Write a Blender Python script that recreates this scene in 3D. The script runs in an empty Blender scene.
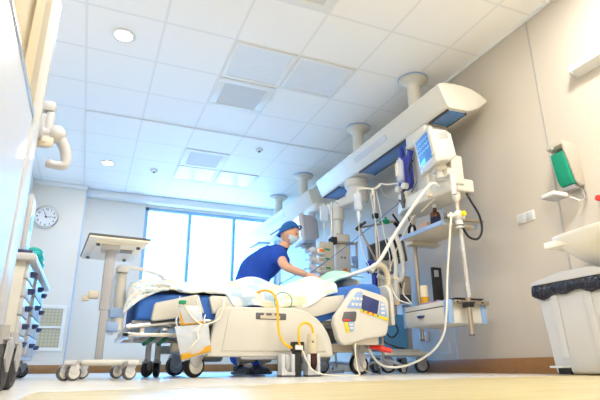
import bpy, bmesh, math, random
from mathutils import Vector as V, Matrix as M4, noise
random.seed(7)
PI = math.pi
sc = bpy.context.scene
C = sc.collection

# ------------------------------------------------------------------ materials
def mat(name, col, rough=.45, metal=0., bump=0., bscale=80., emit=None, estr=0., alpha=None, spec=.5, var=0., vscale=6., coat=0.):
    m = bpy.data.materials.new(name); m.use_nodes = True
    nt = m.node_tree; N = nt.nodes; L = nt.links
    b = N['Principled BSDF']
    b.inputs['Base Color'].default_value = (*col, 1)
    b.inputs['Roughness'].default_value = rough
    b.inputs['Metallic'].default_value = metal
    b.inputs['Specular IOR Level'].default_value = spec
    b.inputs['Coat Weight'].default_value = coat
    if emit:
        b.inputs['Emission Color'].default_value = (*emit, 1); b.inputs['Emission Strength'].default_value = estr
    if alpha is not None: b.inputs['Alpha'].default_value = alpha
    tc = N.new('ShaderNodeTexCoord')
    nz = N.new('ShaderNodeTexNoise'); nz.inputs['Scale'].default_value = vscale; nz.inputs['Detail'].default_value = 4
    L.new(tc.outputs['Object'], nz.inputs['Vector'])
    v = var if var else .04
    mx = N.new('ShaderNodeMix'); mx.data_type = 'RGBA'
    mx.inputs[6].default_value = (*[c*(1-v) for c in col], 1); mx.inputs[7].default_value = (*[min(1, c*(1+v)) for c in col], 1)
    L.new(nz.outputs['Fac'], mx.inputs[0]); L.new(mx.outputs[2], b.inputs['Base Color'])
    if bump:
        n2 = N.new('ShaderNodeTexNoise'); n2.inputs['Scale'].default_value = bscale; n2.inputs['Detail'].default_value = 3
        L.new(tc.outputs['Object'], n2.inputs['Vector'])
        bp = N.new('ShaderNodeBump'); bp.inputs['Strength'].default_value = bump; bp.inputs['Distance'].default_value = .01
        L.new(n2.outputs['Fac'], bp.inputs['Height']); L.new(bp.outputs['Normal'], b.inputs['Normal'])
    return m

def glassy(name, col, fac=.12, tint=(1, 1, 1)):
    m = bpy.data.materials.new(name); m.use_nodes = True
    nt = m.node_tree; N = nt.nodes; L = nt.links; N.clear()
    o = N.new('ShaderNodeOutputMaterial'); t = N.new('ShaderNodeBsdfTransparent'); t.inputs[0].default_value = (*tint, 1)
    p = N.new('ShaderNodeBsdfPrincipled'); p.inputs['Base Color'].default_value = (*col, 1); p.inputs['Roughness'].default_value = .08
    x = N.new('ShaderNodeMixShader'); x.inputs[0].default_value = fac
    L.new(t.outputs[0], x.inputs[1]); L.new(p.outputs[0], x.inputs[2]); L.new(x.outputs[0], o.inputs[0])
    return m

class G: pass
m = G()
m.cream = mat('cream_plastic', (.66, .64, .575), .38)
m.undercream = mat('pale_laminate', (.90, .87, .79), .35)
m.colgrey = mat('lilac_grey_enamel', (.40, .40, .43), .4)
m.bedcream = mat('bed_cream_plastic', (.61, .59, .53), .35)
m.pendant = mat('pendant_enamel', (.68, .655, .59), .35)
m.white = mat('white_enamel', (.54, .55, .565), .35)
m.whiteplastic = mat('white_plastic', (.70, .69, .65), .4)
m.grey = mat('grey_plastic', (.36, .36, .38), .45)
m.lgrey = mat('light_grey_plastic', (.55, .55, .57), .42)
m.beige = mat('beige_grey_enamel', (.60, .54, .43), .4)
m.dgrey = mat('dark_grey_plastic', (.10, .10, .11), .5)
m.black = mat('black_rubber', (.012, .012, .014), .55)
m.steel = mat('brushed_steel', (.62, .60, .57), .28, 1.)
m.pole = mat('pole_steel', (.52, .45, .36), .32, .9)
m.lblue = mat('light_blue_plastic', (.28, .42, .68), .4)
m.dblue = mat('dark_blue_plastic', (.015, .03, .28), .35)
m.matblue = mat('mattress_blue', (.03, .15, .55), .6, bump=.2, bscale=120)
m.scrub = mat('scrub_cotton', (.006, .06, .40), .85, bump=.5, bscale=30)
m.cap = mat('cap_cotton', (.01, .10, .34), .85, bump=.4, bscale=50)
m.skin = mat('skin', (.72, .40, .27), .5, spec=.35)
m.hair = mat('brown_hair', (.08, .045, .025), .6)
m.navy = mat('navy_cloth', (.008, .012, .06), .8)
m.maskm = mat('mask_paper', (.62, .76, .88), .8)
m.shoe = mat('black_shoe', (.015, .015, .02), .5)
m.teal = mat('teal_cloth', (.0, .34, .32), .7)
m.greenclip = mat('green_plastic', (.0, .28, .12), .4)
m.pedalgreen = mat('pedal_green', (.0, .10, .06), .5)
m.red = mat('red_plastic', (.70, .03, .015), .4)
m.orange = mat('orange_plastic', (.85, .22, .02), .4)
m.yellow = mat('yellow_rubber', (.90, .48, .01), .35)
m.ystrip = mat('yellow_strip', (.86, .58, .02), .45)
m.tube = mat('milky_tube', (.80, .76, .64), .35)
m.hose = mat('white_hose', (.74, .74, .73), .45)
m.creamhose = mat('cream_hose', (.78, .69, .50), .45)
m.clear = glassy('clear_plastic', (.85, .88, .9), .30)
m.clearw = glassy('cloudy_plastic', (.80, .85, .92), .50)
m.urine = mat('amber_liquid', (.60, .31, .015), .25)
m.blood = mat('dark_red_liquid', (.035, .004, .005), .25)
m.amberglass = mat('amber_glass', (.10, .03, .012), .2)
m.pink = mat('pink_card', (.62, .40, .34), .7)
m.purple = mat('purple_paper', (.45, .32, .50), .7)
m.screen = mat('monitor_screen', (.02, .07, .20), .12, emit=(.10, .32, .75), estr=.55)
m.lcd = mat('dark_display', (.03, .04, .12), .12, emit=(.02, .03, .12), estr=.5)
m.whitescreen = mat('bright_screen', (.75, .82, .9), .15, emit=(.8, .9, 1.), estr=.8)
m.wave = mat('screen_trace', (.3, .6, .9), .3, emit=(.3, .6, 1.), estr=.6)
m.bluepanel = mat('painted_blue_reflection', (.10, .24, .52), .18)  # bluish reflection under the beams, put into the base colour
m.darkline = mat('dark_gasket', (.05, .05, .06), .6)
m.plate = mat('grey_plate', (.55, .56, .58), .35)
m.brown = mat('oak_strip', (.30, .145, .05), .45, var=.25, vscale=14)
m.alu = mat('window_frame_blue_grey', (.30, .48, .68), .4, .2)
m.wframe = mat('white_frame', (.80, .80, .78), .45)
m.tan = mat('tan_panel', (.50, .44, .32), .5)
m.tanlight = mat('light_tan_panel', (.66, .60, .47), .5)
m.bingrey = mat('bin_grey_plastic', (.56, .565, .58), .5, bump=.05)
m.liner = mat('black_bin_liner', (.012, .014, .028), .22, bump=.9, bscale=26)
m.ceramic = mat('white_ceramic', (.86, .83, .76), .12, coat=.5)
m.soap = mat('green_bottle', (.0, .30, .17), .3)
m.greycover = mat('grey_cover', (.44, .40, .34), .4)
m.chrome = mat('chrome', (.75, .72, .68), .12, 1.)
m.greensheet = mat('pale_green_cloth', (.42, .74, .58), .85, bump=.6, bscale=14)
m.clockface = mat('clock_face', (.80, .82, .86), .5)
m.ink = mat('black_ink', (.015, .015, .02), .6)
m.navyink = mat('navy_handle', (.03, .05, .13), .35)
m.bluecloth = mat('blue_lit_cabinet', (.08, .30, .62), .5)  # blue light falling on the cabinet, put into its base colour
m.blueline = mat('blue_cable', (.10, .20, .42), .5)
m.wirecable = mat('grey_cable', (.30, .29, .27), .5)
m.lamp = mat('lamp_glow', (1, 1, 1), .4, emit=(1., .93, .82), estr=14)
m.prism = mat('unlit_diffuser', (.80, .83, .86), .14, bump=.35, bscale=16)
m.grille = mat('perforated_grille', (.68, .68, .68), .6, bump=.8, bscale=160)
m.grillemesh = mat('grille_mesh', (.50, .47, .35), .6)
m.stripgrey = mat('joint_strip', (.40, .38, .36), .5)
m.stripblue = mat('blue_joint_strip', (.42, .54, .70), .5)

def wallmat(name, col):
    return mat(name, col, .55, bump=.04, bscale=220, var=.02, vscale=3, spec=.35)
m.wallR = wallmat('tan_wall', (.55, .495, .42))
m.wallB = wallmat('white_wall', (.75, .72, .66))

def ceilmat():
    mm = bpy.data.materials.new('ceiling_tiles'); mm.use_nodes = True
    nt = mm.node_tree; N = nt.nodes; L = nt.links; b = N['Principled BSDF']; b.inputs['Roughness'].default_value = .6
    b.inputs['Specular IOR Level'].default_value = .3
    tc = N.new('ShaderNodeTexCoord'); sx = N.new('ShaderNodeSeparateXYZ'); L.new(tc.outputs['Object'], sx.inputs[0])
    def line(sock, off):
        a = N.new('ShaderNodeMath'); a.operation = 'SUBTRACT'; a.inputs[1].default_value = off - .3; L.new(sock, a.inputs[0])
        f = N.new('ShaderNodeMath'); f.operation = 'FLOORED_MODULO'; f.inputs[1].default_value = .6; L.new(a.outputs[0], f.inputs[0])
        s = N.new('ShaderNodeMath'); s.operation = 'SUBTRACT'; s.inputs[1].default_value = .3; L.new(f.outputs[0], s.inputs[0])
        ab = N.new('ShaderNodeMath'); ab.operation = 'ABSOLUTE'; L.new(s.outputs[0], ab.inputs[0])
        lt = N.new('ShaderNodeMath'); lt.operation = 'LESS_THAN'; lt.inputs[1].default_value = .011; L.new(ab.outputs[0], lt.inputs[0])
        return lt
    x = line(sx.outputs[0], -.299); y = line(sx.outputs[1], 3.558)
    mxm = N.new('ShaderNodeMath'); mxm.operation = 'MAXIMUM'; L.new(x.outputs[0], mxm.inputs[0]); L.new(y.outputs[0], mxm.inputs[1])
    mx = N.new('ShaderNodeMix'); mx.data_type = 'RGBA'; mx.inputs[6].default_value = (.92, .91, .885, 1); mx.inputs[7].default_value = (.82, .815, .80, 1)
    L.new(mxm.outputs[0], mx.inputs[0]); L.new(mx.outputs[2], b.inputs['Base Color'])
    nz = N.new('ShaderNodeTexNoise'); nz.inputs['Scale'].default_value = 140; L.new(tc.outputs['Object'], nz.inputs['Vector'])
    bp = N.new('ShaderNodeBump'); bp.inputs['Strength'].default_value = .05; bp.inputs['Distance'].default_value = .01
    L.new(nz.outputs['Fac'], bp.inputs['Height']); L.new(bp.outputs[0], b.inputs['Normal'])
    return mm
def floormat(name, c1, c2, rough):
    mm = bpy.data.materials.new(name); mm.use_nodes = True
    nt = mm.node_tree; N = nt.nodes; L = nt.links; b = N['Principled BSDF']; b.inputs['Roughness'].default_value = rough
    tc = N.new('ShaderNodeTexCoord'); mp = N.new('ShaderNodeMapping'); mp.inputs['Scale'].default_value = (1.2, 9, 1)
    L.new(tc.outputs['Object'], mp.inputs[0])
    nz = N.new('ShaderNodeTexNoise'); nz.inputs['Scale'].default_value = 2.2; nz.inputs['Detail'].default_value = 6; nz.inputs['Distortion'].default_value = .6
    L.new(mp.outputs[0], nz.inputs['Vector'])
    cr = N.new('ShaderNodeValToRGB'); cr.color_ramp.elements[0].position = .35; cr.color_ramp.elements[1].position = .65
    cr.color_ramp.elements[0].color = (*c1, 1); cr.color_ramp.elements[1].color = (*c2, 1)
    L.new(nz.outputs['Fac'], cr.inputs[0]); L.new(cr.outputs[0], b.inputs['Base Color'])
    return mm
def quiltmat():
    mm = bpy.data.materials.new('pastel_patch_cotton'); mm.use_nodes = True
    nt = mm.node_tree; N = nt.nodes; L = nt.links; b = N['Principled BSDF']; b.inputs['Roughness'].default_value = .9
    tc = N.new('ShaderNodeTexCoord'); mp = N.new('ShaderNodeMapping'); mp.inputs['Scale'].default_value = (9, 9, 9)
    L.new(tc.outputs['UV'], mp.inputs[0])
    vo = N.new('ShaderNodeTexVoronoi'); vo.distance = 'CHEBYCHEV'; vo.inputs['Scale'].default_value = 1.; vo.inputs['Randomness'].default_value = .55
    L.new(mp.outputs[0], vo.inputs['Vector'])
    sp = N.new('ShaderNodeSeparateColor'); L.new(vo.outputs['Color'], sp.inputs[0])
    cr = N.new('ShaderNodeValToRGB'); cr.color_ramp.interpolation = 'CONSTANT'
    cols = [(0, (.74, .77, .80)), (.40, (.76, .73, .55)), (.52, (.74, .77, .80)), (.66, (.46, .62, .78)), (.82, (.56, .70, .70)), (.93, (.74, .68, .66))]
    el = cr.color_ramp.elements
    el[0].position = 0; el[0].color = (*cols[0][1], 1); el[1].position = cols[1][0]; el[1].color = (*cols[1][1], 1)
    for p, c in cols[2:]:
        e = el.new(p); e.color = (*c, 1)
    L.new(sp.outputs[0], cr.inputs[0]); L.new(cr.outputs[0], b.inputs['Base Color'])
    nz = N.new('ShaderNodeTexNoise'); nz.inputs['Scale'].default_value = 60; L.new(tc.outputs['Object'], nz.inputs['Vector'])
    bp = N.new('ShaderNodeBump'); bp.inputs['Strength'].default_value = .3; bp.inputs['Distance'].default_value = .01
    L.new(nz.outputs['Fac'], bp.inputs['Height']); L.new(bp.outputs[0], b.inputs['Normal'])
    return mm
m.ceil = ceilmat()
m.floor = floormat('pale_vinyl', (.66, .63, .575), (.76, .73, .67), .22)
m.yfloor = floormat('honey_vinyl', (.43, .345, .14), (.56, .48, .25), .30)
m.quilt = quiltmat()

# ------------------------------------------------------------------ mesh builder
def spline(pts, n=6, closed=False):
    P = [V(p) for p in pts]; k = len(P)
    if n <= 1 or k < 3: return P
    out = []
    rng = k if closed else k-1
    for i in range(rng):
        if closed: a, b, c, d = P[(i-1) % k], P[i], P[(i+1) % k], P[(i+2) % k]
        else: a, b, c, d = P[max(i-1, 0)], P[i], P[i+1], P[min(i+2, k-1)]
        for j in range(n):
            t = j/n
            out.append(.5*((2*b)+(c-a)*t+(2*a-5*b+4*c-d)*t*t+(3*b-a-3*c+d)*t**3))
    if not closed: out.append(P[-1])
    return out

class MB:
    def __init__(s): s.bm = bmesh.new(); s.mi = 0
    def _merge(s, tb, T=None):
        if T is not None: bmesh.ops.transform(tb, matrix=T, verts=tb.verts)
        me = bpy.data.meshes.new('tmp'); tb.to_mesh(me); tb.free()
        n0 = len(s.bm.faces); s.bm.from_mesh(me); bpy.data.meshes.remove(me)
        s.bm.faces.ensure_lookup_table()
        for f in s.bm.faces[n0:]: f.material_index = s.mi
        return s
    def box(s, x0, x1, y0, y1, z0, z1, r=0., T=None, seg=2):
        tb = bmesh.new(); bmesh.ops.create_cube(tb, size=1)
        for v in tb.verts: v.co = V(((x0+x1)/2+v.co.x*(x1-x0), (y0+y1)/2+v.co.y*(y1-y0), (z0+z1)/2+v.co.z*(z1-z0)))
        if r: bmesh.ops.bevel(tb, geom=tb.edges[:], offset=min(r, .49*min(abs(x1-x0), abs(y1-y0), abs(z1-z0))), segments=seg, profile=.5, affect='EDGES')
        return s._merge(tb, T)
    def cyl(s, p0, p1, r0, r1=None, n=16, T=None, bev=0.):
        p0, p1 = V(p0), V(p1); r1 = r0 if r1 is None else r1
        d = p1-p0; tb = bmesh.new()
        bmesh.ops.create_cone(tb, cap_ends=True, segments=n, radius1=r0, radius2=r1, depth=d.length)
        if bev:
            es = [e for e in tb.edges if abs(abs(e.verts[0].co.z)-d.length/2) < 1e-5 and abs(e.verts[0].co.z-e.verts[1].co.z) < 1e-5]
            bmesh.ops.bevel(tb, geom=es, offset=bev, segments=2, profile=.5, affect='EDGES')
        bmesh.ops.transform(tb, matrix=M4.Translation((p0+p1)/2) @ d.to_track_quat('Z', 'Y').to_matrix().to_4x4(), verts=tb.verts)
        return s._merge(tb, T)
    def sph(s, c, r, sc=(1, 1, 1), n=16, T=None):
        tb = bmesh.new(); bmesh.ops.create_uvsphere(tb, u_segments=n, v_segments=max(6, n*2//3), radius=r)
        for v in tb.verts: v.co = V((c[0]+v.co.x*sc[0], c[1]+v.co.y*sc[1], c[2]+v.co.z*sc[2]))
        return s._merge(tb, T)
    def tube(s, pts, r, n=8, sm=6, closed=False, T=None, rf=None):
        P = spline(pts, sm, closed); tb = bmesh.new(); k = len(P)
        tans = []
        for i in range(k):
            a = P[(i-1) % k] if (closed or i) else P[0]; b = P[(i+1) % k] if (closed or i < k-1) else P[-1]
            t = (b-a); tans.append(t.normalized() if t.length > 1e-9 else V((0, 0, 1)))
        up = V((0, 0, 1)) if abs(tans[0].z) < .9 else V((1, 0, 0))
        nrm = (up-tans[0]*up.dot(tans[0])).normalized(); rings = []
        for i in range(k):
            nrm = nrm-tans[i]*nrm.dot(tans[i])
            nrm = nrm.normalized() if nrm.length > 1e-6 else tans[i].orthogonal().normalized()
            bn = tans[i].cross(nrm); rr = rf(i/(k-1), i) if rf else r
            rings.append([tb.verts.new(P[i]+(nrm*math.cos(2*PI*j/n)+bn*math.sin(2*PI*j/n))*rr) for j in range(n)])
        for i in range(k if closed else k-1):
            A, B = rings[i], rings[(i+1) % k]
            for j in range(n): tb.faces.new((A[j], A[(j+1) % n], B[(j+1) % n], B[j]))
        if not closed: tb.faces.new(rings[0][::-1]); tb.faces.new(rings[-1])
        return s._merge(tb, T)
    def lathe(s, prof, c=(0, 0, 0), n=24, T=None):
        tb = bmesh.new(); rings = []
        for r, z in prof:
            rings.append([tb.verts.new((c[0]+r*math.cos(2*PI*j/n), c[1]+r*math.sin(2*PI*j/n), c[2]+z)) for j in range(n)])
        for A, B in zip(rings, rings[1:]):
            for j in range(n): tb.faces.new((A[j], A[(j+1) % n], B[(j+1) % n], B[j]))
        tb.faces.new(rings[0][::-1]); tb.faces.new(rings[-1])
        return s._merge(tb, T)
    def prism(s, poly, axis, a0, a1, r=0., T=None, seg=2):
        # poly in the two other axes (order x,y,z without `axis`), extruded a0..a1 along axis
        tb = bmesh.new()
        def co(p, a): return {'x': (a, p[0], p[1]), 'y': (p[0], a, p[1]), 'z': (p[0], p[1], a)}[axis]
        A = [tb.verts.new(co(p, a0)) for p in poly]; B = [tb.verts.new(co(p, a1)) for p in poly]
        n = len(poly); f0 = tb.faces.new(A); f1 = tb.faces.new(B[::-1])
        for i in range(n): tb.faces.new((A[i], B[i], B[(i+1) % n], A[(i+1) % n]))
        bmesh.ops.recalc_face_normals(tb, faces=tb.faces)
        if r:
            es = [e for f in (f0, f1) for e in f.edges]
            bmesh.ops.bevel(tb, geom=list(set(es)), offset=r, segments=seg, profile=.5, affect='EDGES')
        return s._merge(tb, T)
    def quadgrid(s, rows, close=False):
        tb = bmesh.new(); R = [[tb.verts.new(p) for p in row] for row in rows]
        for A, B in zip(R, R[1:]):
            for j in range(len(A)-1): tb.faces.new((A[j], A[j+1], B[j+1], B[j]))
        return s._merge(tb)
    def build(s, name, mats, parent=None, local=False, ang=35, recalc=True):
        if recalc: bmesh.ops.recalc_face_normals(s.bm, faces=s.bm.faces)
        if parent is not None and not local:
            bmesh.ops.transform(s.bm, matrix=rootmat(parent).inverted(), verts=s.bm.verts)
        me = bpy.data.meshes.new(name); s.bm.to_mesh(me); s.bm.free()
        for f in me.polygons: f.use_smooth = True
        me.set_sharp_from_angle(angle=math.radians(ang))
        for k in (mats if isinstance(mats, (list, tuple)) else [mats]): me.materials.append(k)
        o = bpy.data.objects.new(name, me); C.objects.link(o)
        if parent is not None: o.parent = parent
        return o

def rootmat(o):
    while o.parent: o = o.parent
    return M4.Translation(o.location) @ o.rotation_euler.to_matrix().to_4x4()
def tag(o, label, cat, group=None, kind=None):
    o['label'] = label; o['category'] = cat
    if group: o['group'] = group
    if kind: o['kind'] = kind
    return o
def thing(name, label, cat, loc=(0, 0, 0), rot=0., group=None):
    o = bpy.data.objects.new(name, None); C.objects.link(o); o.empty_display_size = .1
    o.location = loc; o.rotation_euler = rot if isinstance(rot, tuple) else (0, 0, rot)
    return tag(o, label, cat, group)
def single(name, mb, mats, label, cat, group=None, kind=None, ang=35):
    return tag(mb.build(name, mats, ang=ang), label, cat, group, kind)
def struct(name, mb, mats):
    o = mb.build(name, mats); o['kind'] = 'structure'; return o
def arc(cx, cy, r, a0, a1, n=8, ry=None):
    ry = ry or r
    return [(cx+r*math.cos(math.radians(a0+(a1-a0)*i/n)), cy+ry*math.sin(math.radians(a0+(a1-a0)*i/n))) for i in range(n+1)]

# ------------------------------------------------------------------ room
XR, XL, YB, YW, YF, H = 3.04, -1.0, 7.95, 8.2, -3.0, 2.76
struct('floor', MB().box(XL-.1, XR+.1, YF-.1, YW+.1, -.1, 0), m.floor)
# honey coloured vinyl laid in front of the pale floor
yz = struct('floor_inlay', MB().prism([(-.113, YF), (XR, YF), (XR, 2.30), (1.9, 2.14), (1.1, 1.98), (.5, 1.74), (-.113, 1.56)], 'z', 0, .0012), m.yfloor)
struct('ceiling', MB().box(XL-.1, XR+.1, YF-.1, YW+.1, H, H+.1), m.ceil)
struct('wall_right', MB().box(XR, XR+.1, YF-.1, YW+.1, 0, H), m.wallR)
struct('wall_left', MB().box(XL-.1, XL, YF-.1, YW+.1, 0, H), m.wallB)
struct('wall_front', MB().box(XL, XR, YF-.1, YF, 0, H), m.wallB)
struct('wall_pillar', MB().box(XL, -.255, YB, YW, 0, H), m.wallB)
WX0, WX1, WZ0, WZ1 = .66, 2.98, .95, 2.60
w = MB(); w.box(XL, WX0, YW, YW+.2, 0, H); w.box(WX1, XR, YW, YW+.2, 0, H); w.box(WX0, WX1, YW, YW+.2, 0, WZ0); w.box(WX0, WX1, YW, YW+.2, WZ1, H)
struct('wall_back', w, m.wallB)
fr = MB()
fr.box(WX0, WX1, YW+.02, YW+.08, WZ0, WZ0+.06); fr.box(WX0, WX1, YW+.02, YW+.08, WZ1-.05, WZ1)
for x in (WX0+.025, WX1-.025): fr.box(x-.03, x+.03, YW+.02, YW+.08, WZ0, WZ1)
win = struct('window_1', fr, m.alu)
for x in (1.40, 2.175):
    k = MB().box(x-.028, x+.028, YW+.015, YW+.085, WZ0+.03, WZ1-.03).build('mullion', m.alu, win)
for a, b in ((WX0, 1.40), (1.40, 2.175), (2.175, WX1)):
    MB().box(a, b, YW+.045, YW+.051, WZ0, WZ1).build('pane', m.clear and glassy('window_glass', (.9, .95, 1), .04), win)
MB().box(WX0-.03, WX1+.03, YW-.10, YW+.02, WZ0-.04, WZ0, .008).build('window_sill', m.wframe, win)
struct('trim_1', MB().box(-.255, XR, YW-.14, YW, 2.64, 2.755, .01), m.wframe)                 # curtain pelmet above window
struct('trim_2', MB().box(XL, -.25, YB-.025, YB, 2.69, 2.76, .006), m.wframe)
struct('trim_3', MB().box(-.262, -.238, YB-.006, YB+.02, 0, 2.69, .004), m.stripblue)
struct('baseboard_back', MB().box(XL, -.25, YB-.015, YB, 0, .11, .003).box(-.25, XR, YW-.015, YW, 0, .11, .003), m.brown)
struct('baseboard_right', MB().box(XR-.015, XR, YF, YW-.015, 0, .112, .003), m.brown)
struct('trim_4', MB().box(XR-.022, XR, YF, YW, 2.735, 2.76, .003), m.wframe)
struct('trim_5', MB().box(XR-.005, XR, 2.408, 2.422, .112, 2.735), m.stripgrey)
struct('trim_6', MB().box(XR-.005, XR, 3.685, 3.699, .112, 2.735), m.stripblue)
# ceiling curtain track with its rounded corner
tk = [(3.02, 5.358, H-.012), (1.2, 5.358, H-.012), (-.1, 5.358, H-.012), (-.24, 5.358, H-.012), (-.285, 5.375, H-.012), (-.299, 5.42, H-.012), (-.299, 5.6, H-.012), (-.299, 6.7, H-.012), (-.299, 7.92, H-.012)]
single('curtain_track', MB().tube(tk, .008, 6, 4), m.wframe, 'white curtain track with a rounded corner running across the ceiling tiles', 'curtain track')

def downlight(x, y, label, pw=1.):
    t = thing('downlight', label, 'ceiling lamp', (x, y, H), 0, 'round downlights in the ceiling')
    MB().lathe([(.062, -.001), (.095, -.001), (.10, -.006), (.095, -.012), (.075, -.012), (.062, -.004)], (x, y, H), 28).build('rim', m.wframe, t)
    MB().lathe([(.001, -.004), (.074, -.004), (.074, -.009), (.001, -.010)], (x, y, H), 28).build('diffuser', m.lamp, t)
    l = bpy.data.lights.new('downlight_lamp', 'AREA'); l.shape = 'DISK'; l.size = .15; l.energy = PW_DOWN*pw; l.color = (1, .965, .91)
    lo = bpy.data.objects.new('downlight_lamp', l); C.objects.link(lo); lo.location = (0, 0, -.02); lo.parent = t
PW_DOWN = 30
downlight(-.005, 3.858, 'large bright round downlight, nearer one above the left side', .85)
downlight(-.005, 6.858, 'smaller round downlight, farther one toward the window wall', .45)
downlight(-.005, .858, 'bright round downlight directly above the camera end of room', 1.6)
downlight(2.401, 1.458, 'bright round downlight near the tan wall above the washbasin')
downlight(-.005, -2.142, 'bright round downlight near the wall behind the camera')

def panel(x, y, label, kind, lit=False):
    # kind: light (acrylic diffuser) or vent (perforated grille); (x, y) = low corner of a 0.6 m tile
    z = H
    if kind == 'light':
        t = thing('ceiling_light', label, 'ceiling light', (x+.3, y+.3, z), 0, 'added fill light panels' if lit else 'square unlit ceiling light panels')
    else:
        t = thing('ceiling_vent', label, 'vent', (x+.3, y+.3, z), 0, 'square ceiling vents')
    f = MB(); b = .05 if kind == 'light' else .085
    f.box(x+.01, x+.59, y+.01, y+b, z-.012, z, .003); f.box(x+.01, x+.59, y+.6-b, y+.59, z-.012, z, .003)
    f.box(x+.01, x+b, y+b, y+.6-b, z-.012, z, .003); f.box(x+.6-b, x+.59, y+b, y+.6-b, z-.012, z, .003)
    f.build('frame', m.wframe, t)
    if kind == 'light':
        MB().box(x+b, x+.6-b, y+b, y+.6-b, z-.007, z-.002).build('diffuser', m.litpanel if lit else m.prism, t)
        if lit:  # fill lamp added out of view to brighten the room
            l = bpy.data.lights.new('fill_lamp', 'AREA'); l.shape = 'SQUARE'; l.size = .48; l.energy = PW_FILL; l.color = (1, .965, .91)
            lo = bpy.data.objects.new('fill_lamp', l); C.objects.link(lo); lo.location = (0, 0, -.02); lo.parent = t
    else:
        MB().box(x+b, x+.6-b, y+b, y+.6-b, z-.007, z-.001).build('grille', m.grille, t)
PW_FILL = 14
m.litpanel = mat('fill_diffuser', (1, 1, 1), .4, emit=(1., .9, .75), estr=4)
ax = lambda i: -.299+.6*i
by = lambda j: 3.558+.6*j
panel(ax(2), by(0), 'unlit square ceiling light panel, left one of the nearer pair', 'light')
panel(ax(3), by(0), 'unlit square ceiling light panel, right one of the nearer pair', 'light')
panel(ax(2), by(5), 'square ceiling light panel mirroring the window, left of the far pair', 'light')
panel(ax(3), by(5), 'square ceiling light panel mirroring the window, right of the far pair', 'light')
panel(ax(2), by(1), 'square perforated ceiling vent beside the nearer light panels', 'vent')
panel(ax(2), by(4), 'square perforated ceiling vent beside the far light panels', 'vent')
panel(ax(2), by(-2), 'square ceiling vent cut off by the top of the photo', 'vent')
panel(ax(3), by(-5), 'added fill light panel, left of the pair above the camera', 'light', True)  # this pair and the next are unseen panels added as fill light
panel(ax(4), by(-5), 'added fill light panel, right of the pair above the camera', 'light', True)
panel(ax(3), by(-8), 'added fill light panel, left of the pair behind the camera', 'light', True)
panel(ax(4), by(-8), 'added fill light panel, right of the pair behind the camera', 'light', True)

for x, y, lb in ((.62, 6.90, 'small white smoke detector on the ceiling left of the far vent'), (1.80, 5.66, 'small white smoke detector on the ceiling right of the far vent')):
    t = thing('smoke_detector', lb, 'smoke detector', (x, y, H), 0, 'smoke detectors')
    MB().lathe([(.001, 0), (.05, 0), (.05, -.015), (.036, -.03), (.001, -.032)], (x, y, H), 20).build('housing', m.whiteplastic, t)
    MB().lathe([(.001, -.03), (.018, -.03), (.016, -.042), (.001, -.042)], (x, y, H), 14).build('sensor', m.dgrey, t)

# ------------------------------------------------------------------ back-left wall: clock, grille
t = thing('wall_clock', 'round silver-rimmed wall clock with black numerals on the white wall', 'clock', (-.76, YB, 2.195))
T = M4.Translation((-.76, YB, 2.195)) @ M4.Rotation(PI/2, 4, 'X')
MB().lathe([(.001, 0), (.165, 0), (.172, .012), (.17, .034), (.158, .04), (.148, .034), (.146, .02), (.001, .02)], (0, 0, 0), 40, T).build('rim', m.chrome, t)
MB().lathe([(.001, .019), (.147, .019), (.147, .023), (.001, .023)], (0, 0, 0), 40, T).build('face', m.clockface, t)
h = MB()
def hand(ang, ln, wd, z):
    a = math.radians(90-ang); d = V((math.cos(a), math.sin(a), 0)); n = V((-d.y, d.x, 0))
    pts = [d*-.02+n*wd, d*-.02-n*wd, d*ln-n*wd*.5, d*ln+n*wd*.5]
    h.prism([(p.x, p.y) for p in pts], 'z', z, z+.002, T=T)
hand(338, .085, .006, .025); hand(88, .118, .0045, .028); h.lathe([(.001, .024), (.011, .024), (.011, .031), (.001, .031)], (0, 0, 0), 12, T)
h.build('hands', m.ink, t)
for k in range(1, 13):
    cu = bpy.data.curves.new('numeral', 'FONT'); cu.body = str(k); cu.size = .040; cu.align_x = 'CENTER'; cu.align_y = 'CENTER'; cu.extrude = .0008; cu.offset = .0008
    cu.materials.append(m.ink)
    o = bpy.data.objects.new('numeral', cu); C.objects.link(o); o.parent = t
    dg = bpy.context.evaluated_depsgraph_get(); me_ = bpy.data.meshes.new_from_object(o.evaluated_get(dg)); bpy.data.objects.remove(o); o = bpy.data.objects.new('numeral', me_); C.objects.link(o); o.parent = t
    a = math.radians(90-30*k); o.location = (.118*math.cos(a), -.0245, .118*math.sin(a)); o.rotation_euler = (PI/2, 0, 0)

t = thing('wall_grille', 'white framed mesh ventilation grille low on the white wall', 'grille', (-.70, YB, .60))
x0, x1, z0, z1 = -.98, -.30, .29, .92
f = MB()
f.box(x0, x1, YB-.03, YB, z1-.05, z1, .004); f.box(x0, x1, YB-.03, YB, z0, z0+.05, .004); f.box(x1-.05, x1, YB-.03, YB, z0+.05, z1-.05, .004); f.box(x0, x0+.05, YB-.03, YB, z0+.05, z1-.05, .004); f.box(x0+.05, x1-.05, YB-.028, YB, .60, .63)
f.build('frame', m.wframe, t)
g = MB(); g.box(x0+.04, x1-.04, YB-.006, YB-.001, z0+.04, z1-.04); g.build('backing', mat('grille_backing', (.66, .60, .42), .6), t)
g = MB()
for k in range(13):
    x = x0+.06+k*.047; g.box(x-.006, x+.006, YB-.016, YB-.008, z0+.04, z1-.04)
for k in range(12):
    z = z0+.07+k*.046; g.box(x0+.04, x1-.04, YB-.014, YB-.007, z-.005, z+.005)
g.build('mesh', m.grillemesh, t)

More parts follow.
